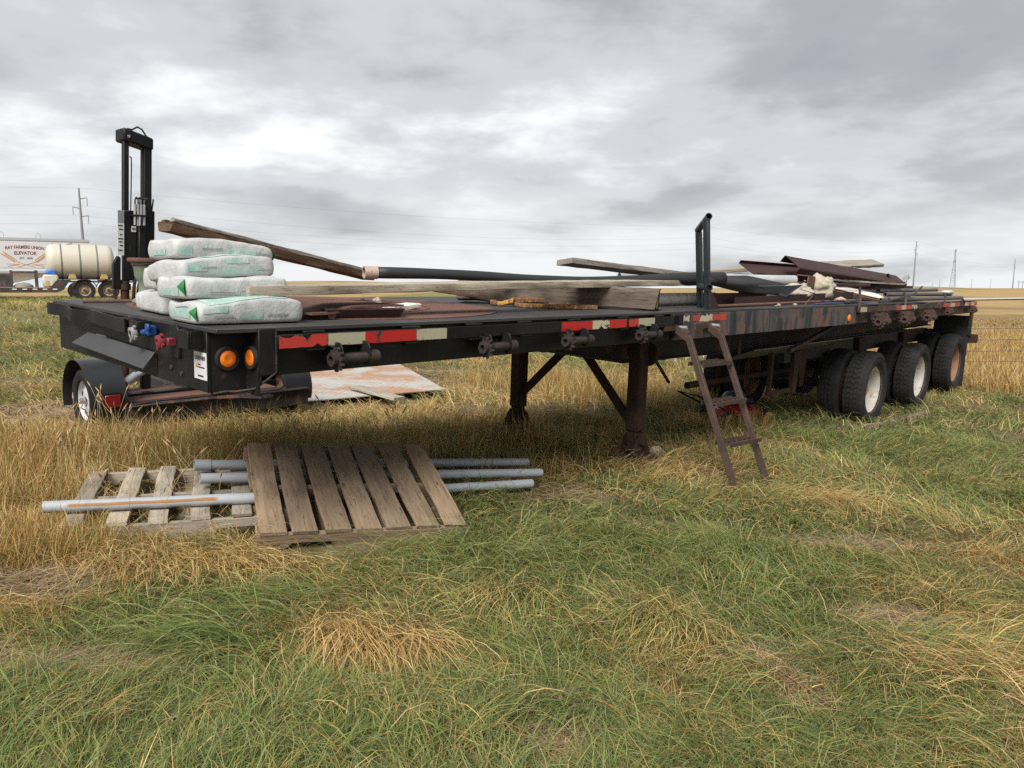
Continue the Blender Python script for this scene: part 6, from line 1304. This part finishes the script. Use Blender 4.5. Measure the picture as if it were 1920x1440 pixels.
def meadow(name, label, n, y0, y1, nclump, Lr, wr, spread, floor=0.006, K=4):
    cx, cy = wedge(nclump, y0, y1); k = RNG.integers(0, nclump, n); fil = RNG.random(n) < 0.38
    fx, fy = wedge(n, y0, y1); s = spread * RNG.uniform(0.6, 1.6, nclump)
    x = np.where(fil, fx, cx[k] + RNG.normal(0, 1, n) * s[k]); y = np.where(fil, fy, cy[k] + RNG.normal(0, 1, n) * s[k])
    ok = keep(x, y, False) & (y > y0 * 0.9); br = bare(x, y); ok &= ~((br > 0.5) & (RNG.random(n) < 0.55)); cj = RNG.normal(0, 0.8, nclump)[k]; dj = RNG.normal(0, 0.26, nclump)[k]; Lj = RNG.uniform(0.65, 1.45, nclump)[k]
    x, y, fil, cj, dj, Lj, br = x[ok], y[ok], fil[ok], cj[ok], dj[ok], Lj[ok], br[ok]; n = len(x)
    dry = RNG.random(n) < np.clip(dryness(x, y) + np.where(fil, 0.15, dj) + 0.8 * br, 0.02, 0.99)
    col = np.where(dry[:, None], pick(STRAWS, n), pick(GREENS, n)); g_ = dry & (RNG.random(n) < 0.16); col[g_] = pick(GOLDS, int(g_.sum()))
    L = RNG.uniform(*Lr, n) * Lj * np.where(fil, 0.8, 1.0) * (1 - 0.45 * br); th = flow(x, y) + np.where(fil, RNG.normal(0, 1.5, n), cj + RNG.normal(0, 0.45, n))
    e0 = np.radians(RNG.uniform(22, 66, n)) * (1 - 0.7 * br); bend = np.radians(RNG.uniform(60, 125, n)); wd = RNG.uniform(*wr, n) * np.where(dry, 0.85, 1.0) * np.where(RNG.random(n) < 0.12, 1.7, 1.0)
    return blades(name, label, 'grass', x, y, L, th, e0, bend, wd, col, floor=floor, K=K)
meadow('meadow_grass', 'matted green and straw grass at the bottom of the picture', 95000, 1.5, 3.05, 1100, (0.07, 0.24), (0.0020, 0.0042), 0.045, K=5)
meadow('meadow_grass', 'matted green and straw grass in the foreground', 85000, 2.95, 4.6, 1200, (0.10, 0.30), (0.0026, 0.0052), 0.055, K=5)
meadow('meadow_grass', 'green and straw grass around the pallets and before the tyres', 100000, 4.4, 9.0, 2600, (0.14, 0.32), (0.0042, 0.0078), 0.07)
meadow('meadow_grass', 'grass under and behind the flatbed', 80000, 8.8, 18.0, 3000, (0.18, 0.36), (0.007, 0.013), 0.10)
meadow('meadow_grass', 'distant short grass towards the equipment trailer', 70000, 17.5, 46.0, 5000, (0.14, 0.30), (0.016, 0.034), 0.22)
# matted straw tufts that stand out of the green
def tufts():
    X, Y, TH, LN, E0, CO = [], [], [], [], [], []
    for (cx, cy, n, rad, th, L, pal) in ((-0.62, 2.95, 420, 0.10, -1.3, 0.42, 0), (-0.42, 2.92, 300, 0.07, -1.0, 0.36, 0), (0.02, 3.45, 420, 0.13, -2.0, 0.46, 1), (0.72, 3.25, 420, 0.12, -2.0, 0.38, 1), (-1.38, 3.68, 700, 0.20, -0.9, 0.40, 0), (-1.75, 3.55, 500, 0.2, -1.2, 0.34, 0),
            (1.95, 5.55, 380, 0.13, -1.2, 0.34, 1), (2.4, 5.6, 420, 0.2, -0.5, 0.36, 0), (1.05, 2.9, 260, 0.12, -2.6, 0.3, 1), (2.0, 2.95, 420, 0.22, 2.9, 0.34, 0), (2.15, 3.3, 360, 0.2, -0.3, 0.36, 1), (-0.35, 2.45, 300, 0.14, -0.7, 0.3, 1), (0.25, 2.5, 300, 0.12, -2.2, 0.32, 2), (-1.1, 2.75, 380, 0.16, -2.7, 0.4, 2), (-0.95, 3.2, 420, 0.16, -2.9, 0.42, 2), (1.3, 4.2, 420, 0.2, -2.3, 0.4, 2), (0.3, 3.9, 420, 0.2, -2.6, 0.42, 2), (-0.15, 4.3, 420, 0.18, -1.9, 0.42, 2)):
        X.append(RNG.normal(cx, rad, n)); Y.append(RNG.normal(cy, rad * 0.6, n)); TH.append(RNG.normal(th, 0.34, n)); LN.append(L * RNG.uniform(0.6, 1.15, n)); E0.append(np.radians(RNG.uniform(35, 75, n)))
        CO.append(pick((STRAWS, np.concatenate([STRAWS, GREENS]), GREENS)[pal], n) * 1.08)
    x, y, th, L, e0, co = map(np.concatenate, (X, Y, TH, LN, E0, CO)); ok = keep(x, y, False); n = int(ok.sum())
    blades('grass_tufts', 'longer matted tufts of straw and green grass in the foreground', 'grass', x[ok], y[ok], L[ok], th[ok], e0[ok], np.radians(RNG.uniform(80, 135, n)), RNG.uniform(0.0032, 0.0062, n), co[ok], curl=0.2, K=6)
tufts()
def straw_mats():
    X, Y, TH = [], [], []
    for (cx, cy, rx, ry, n, th) in ((-1.65, 2.58, 0.42, 0.12, 900, 0.3), (-2.15, 3.25, 0.30, 0.16, 800, 0.6), (0.42, 5.45, 0.4, 0.15, 300, 0.0), (1.1, 2.9, 0.16, 0.2, 350, 1.2), (1.9, 3.5, 0.3, 0.16, 500, -0.2), (2.3, 2.75, 0.35, 0.12, 450, 0.1), (0.2, 2.35, 0.14, 0.2, 350, 1.0), (2.2, 4.6, 0.45, 0.14, 500, 0.2), (-4.75, 7.3, 1.1, 0.6, 2600, 0.3), (-0.6, 12.6, 1.9, 1.3, 3200, 0.2), (1.45, 3.1, 0.3, 0.14, 400, 0.6), (0.9, 4.6, 0.4, 0.12, 350, 0.1), (3.0, 4.3, 0.5, 0.2, 500, 0.3)):
        X.append(RNG.normal(cx, rx * 0.55, n)); Y.append(RNG.normal(cy, ry * 0.55, n)); TH.append(RNG.normal(th, 0.7, n) + np.pi * RNG.integers(0, 2, n))
    x, y, th = map(np.concatenate, (X, Y, TH)); ok = keep(x, y, False); x, y, th = x[ok], y[ok], th[ok]; n = len(x); near = y < 6
    blades('straw_mats', 'flattened mats of pale dead straw between the tufts', 'straw', x, y, RNG.uniform(0.10, 0.28, n), th, np.radians(RNG.uniform(2, 24, n)), np.radians(RNG.uniform(10, 50, n)), np.where(near, 0.0028, 0.008) * RNG.uniform(0.7, 1.3, n), pick(np.array([[0.46, 0.35, 0.22], [0.38, 0.28, 0.17], [0.52, 0.42, 0.28], [0.30, 0.215, 0.13]]), n), curl=0.25, floor=0.02)
straw_mats()
# tall standing dry grass
def tall(name, label, n, boxes, Lr, wr, pal, lean=18, heads=False, green=0.12):
    xs, ys, hs = [], [], []
    tot = sum(b[5] for b in boxes)
    for (cx, cy, rx, ry, h, w) in boxes:
        m = int(n * w / tot); a = RNG.random(m) * 2 * np.pi; r = np.sqrt(RNG.random(m)); xs.append(cx + rx * r * np.cos(a)); ys.append(cy + ry * r * np.sin(a)); hs.append(np.full(m, h))
    x, y, h = map(np.concatenate, (xs, ys, hs)); dens = vnoise(x, y, 0.38, 51); ok = keep(x, y, True) & (RNG.random(len(x)) < 0.25 + 1.1 * np.clip(dens - 0.2, 0, 1)); x, y, h = x[ok], y[ok], h[ok]; n = len(x)
    th = RNG.random(n) * 2 * np.pi; e0 = np.radians(90 - np.abs(RNG.normal(0, lean, n))); bend = np.radians(RNG.uniform(5, 60, n)); col = pick(pal, n); gr = RNG.random(n) < green; col[gr] = pick(GREENS, int(gr.sum()))
    L = h * RNG.uniform(*Lr, n)
    return blades(name, label, 'grass', x, y, L, th, e0, bend, RNG.uniform(*wr, n), col, curl=0.2)
# (cx, cy, rx, ry, height, weight)
tall('dry_grass', 'tall golden dry grass between the tilted pallet and the flatbed', 12000, [(-1.6, 6.3, 1.3, 0.6, 0.42, 3), (-0.1, 7.2, 1.1, 0.7, 0.42, 2.6), (0.7, 8.2, 0.9, 0.8, 0.30, 1), (-2.7, 5.8, 0.6, 0.6, 0.38, 2), (1.9, 8.6, 0.7, 0.9, 0.26, 0.4), (-0.5, 6.2, 1.2, 0.4, 0.34, 1.4)], (0.4, 1.05), (0.003, 0.006), np.concatenate([GOLDS, STRAWS[:3]]), green=0.34)
tall('dry_grass', 'tall yellow dry grass at the left picture edge', 16000, [(-3.9, 5.4, 0.7, 0.6, 0.34, 2), (-3.1, 4.6, 0.5, 0.45, 0.30, 1.4), (-2.6, 3.6, 0.6, 0.35, 0.22, 1.2), (-3.3, 6.5, 0.9, 0.35, 0.24, 1.2), (-4.6, 6.2, 0.5, 0.3, 0.25, 0.5)], (0.5, 1.1), (0.003, 0.006), np.concatenate([GOLDS, STRAWS]))
tall('dry_grass', 'stubble of pale dry grass in the field beyond the wire fence', 60000, [(13.5, 19.5, 6.5, 5.0, 0.40, 3), (20.0, 27.0, 8.0, 6.0, 0.45, 2), (10.5, 15.0, 2.2, 1.4, 0.42, 1.2)], (0.5, 1.1), (0.009, 0.02), np.concatenate([STRAWS, STRAWS, GOLDS]), green=0.03)
tall('dry_grass', 'thin golden stalks growing under the middle of the flatbed', 12000, [(1.6, 11.8, 1.6, 1.8, 0.4, 2), (0.2, 12.0, 1.4, 1.2, 0.36, 1), (2.6, 9.2, 0.7, 0.5, 0.28, 0.6)], (0.5, 1.1), (0.004, 0.009), np.concatenate([GOLDS, STRAWS]))
# seed heads standing up before the small trailer wheel
def seed_heads():
    n = 150; bx = [(-3.05, 5.2, 0.5, 0.35), (-2.5, 4.3, 0.7, 0.4), (-3.5, 5.9, 0.6, 0.3), (-1.8, 5.9, 0.9, 0.25)]; g = G(); r = random.Random(5)
    for i in range(n):
        c = bx[i % 4]; x = c[0] + r.uniform(-1, 1) * c[2]; y = c[1] + r.uniform(-1, 1) * c[3]; z = gz(x, y); h = r.uniform(0.28, 0.52); a = r.uniform(0, 6.28); le = r.uniform(0.05, 0.22)
        d = V((math.cos(a), math.sin(a), 0)); p0 = V((x, y, z)); p1 = p0 + V((0, 0, h * 0.6)) + d * le * 0.3; p2 = p0 + V((0, 0, h)) + d * le
        g.tube([p0, p1, p2], [0.0016, 0.0014, 0.0012], 4); e = p2 + (p2 - p1).normalized() * 0.06 + d * 0.012; g.tube([p2, p2.lerp(e, 0.35), e], [0.002, 0.0065, 0.001], 5)
    o = single('seed_stalks', g, plain('seed_straw', (0.40, 0.27, 0.13), 0.8, var=0.3, scale=20), 'thin stalks with pale seed heads left of the tilted pallet', 'grass', (-2.8, 5.0, 0), MW, kind='stuff', smooth=True)
seed_heads()
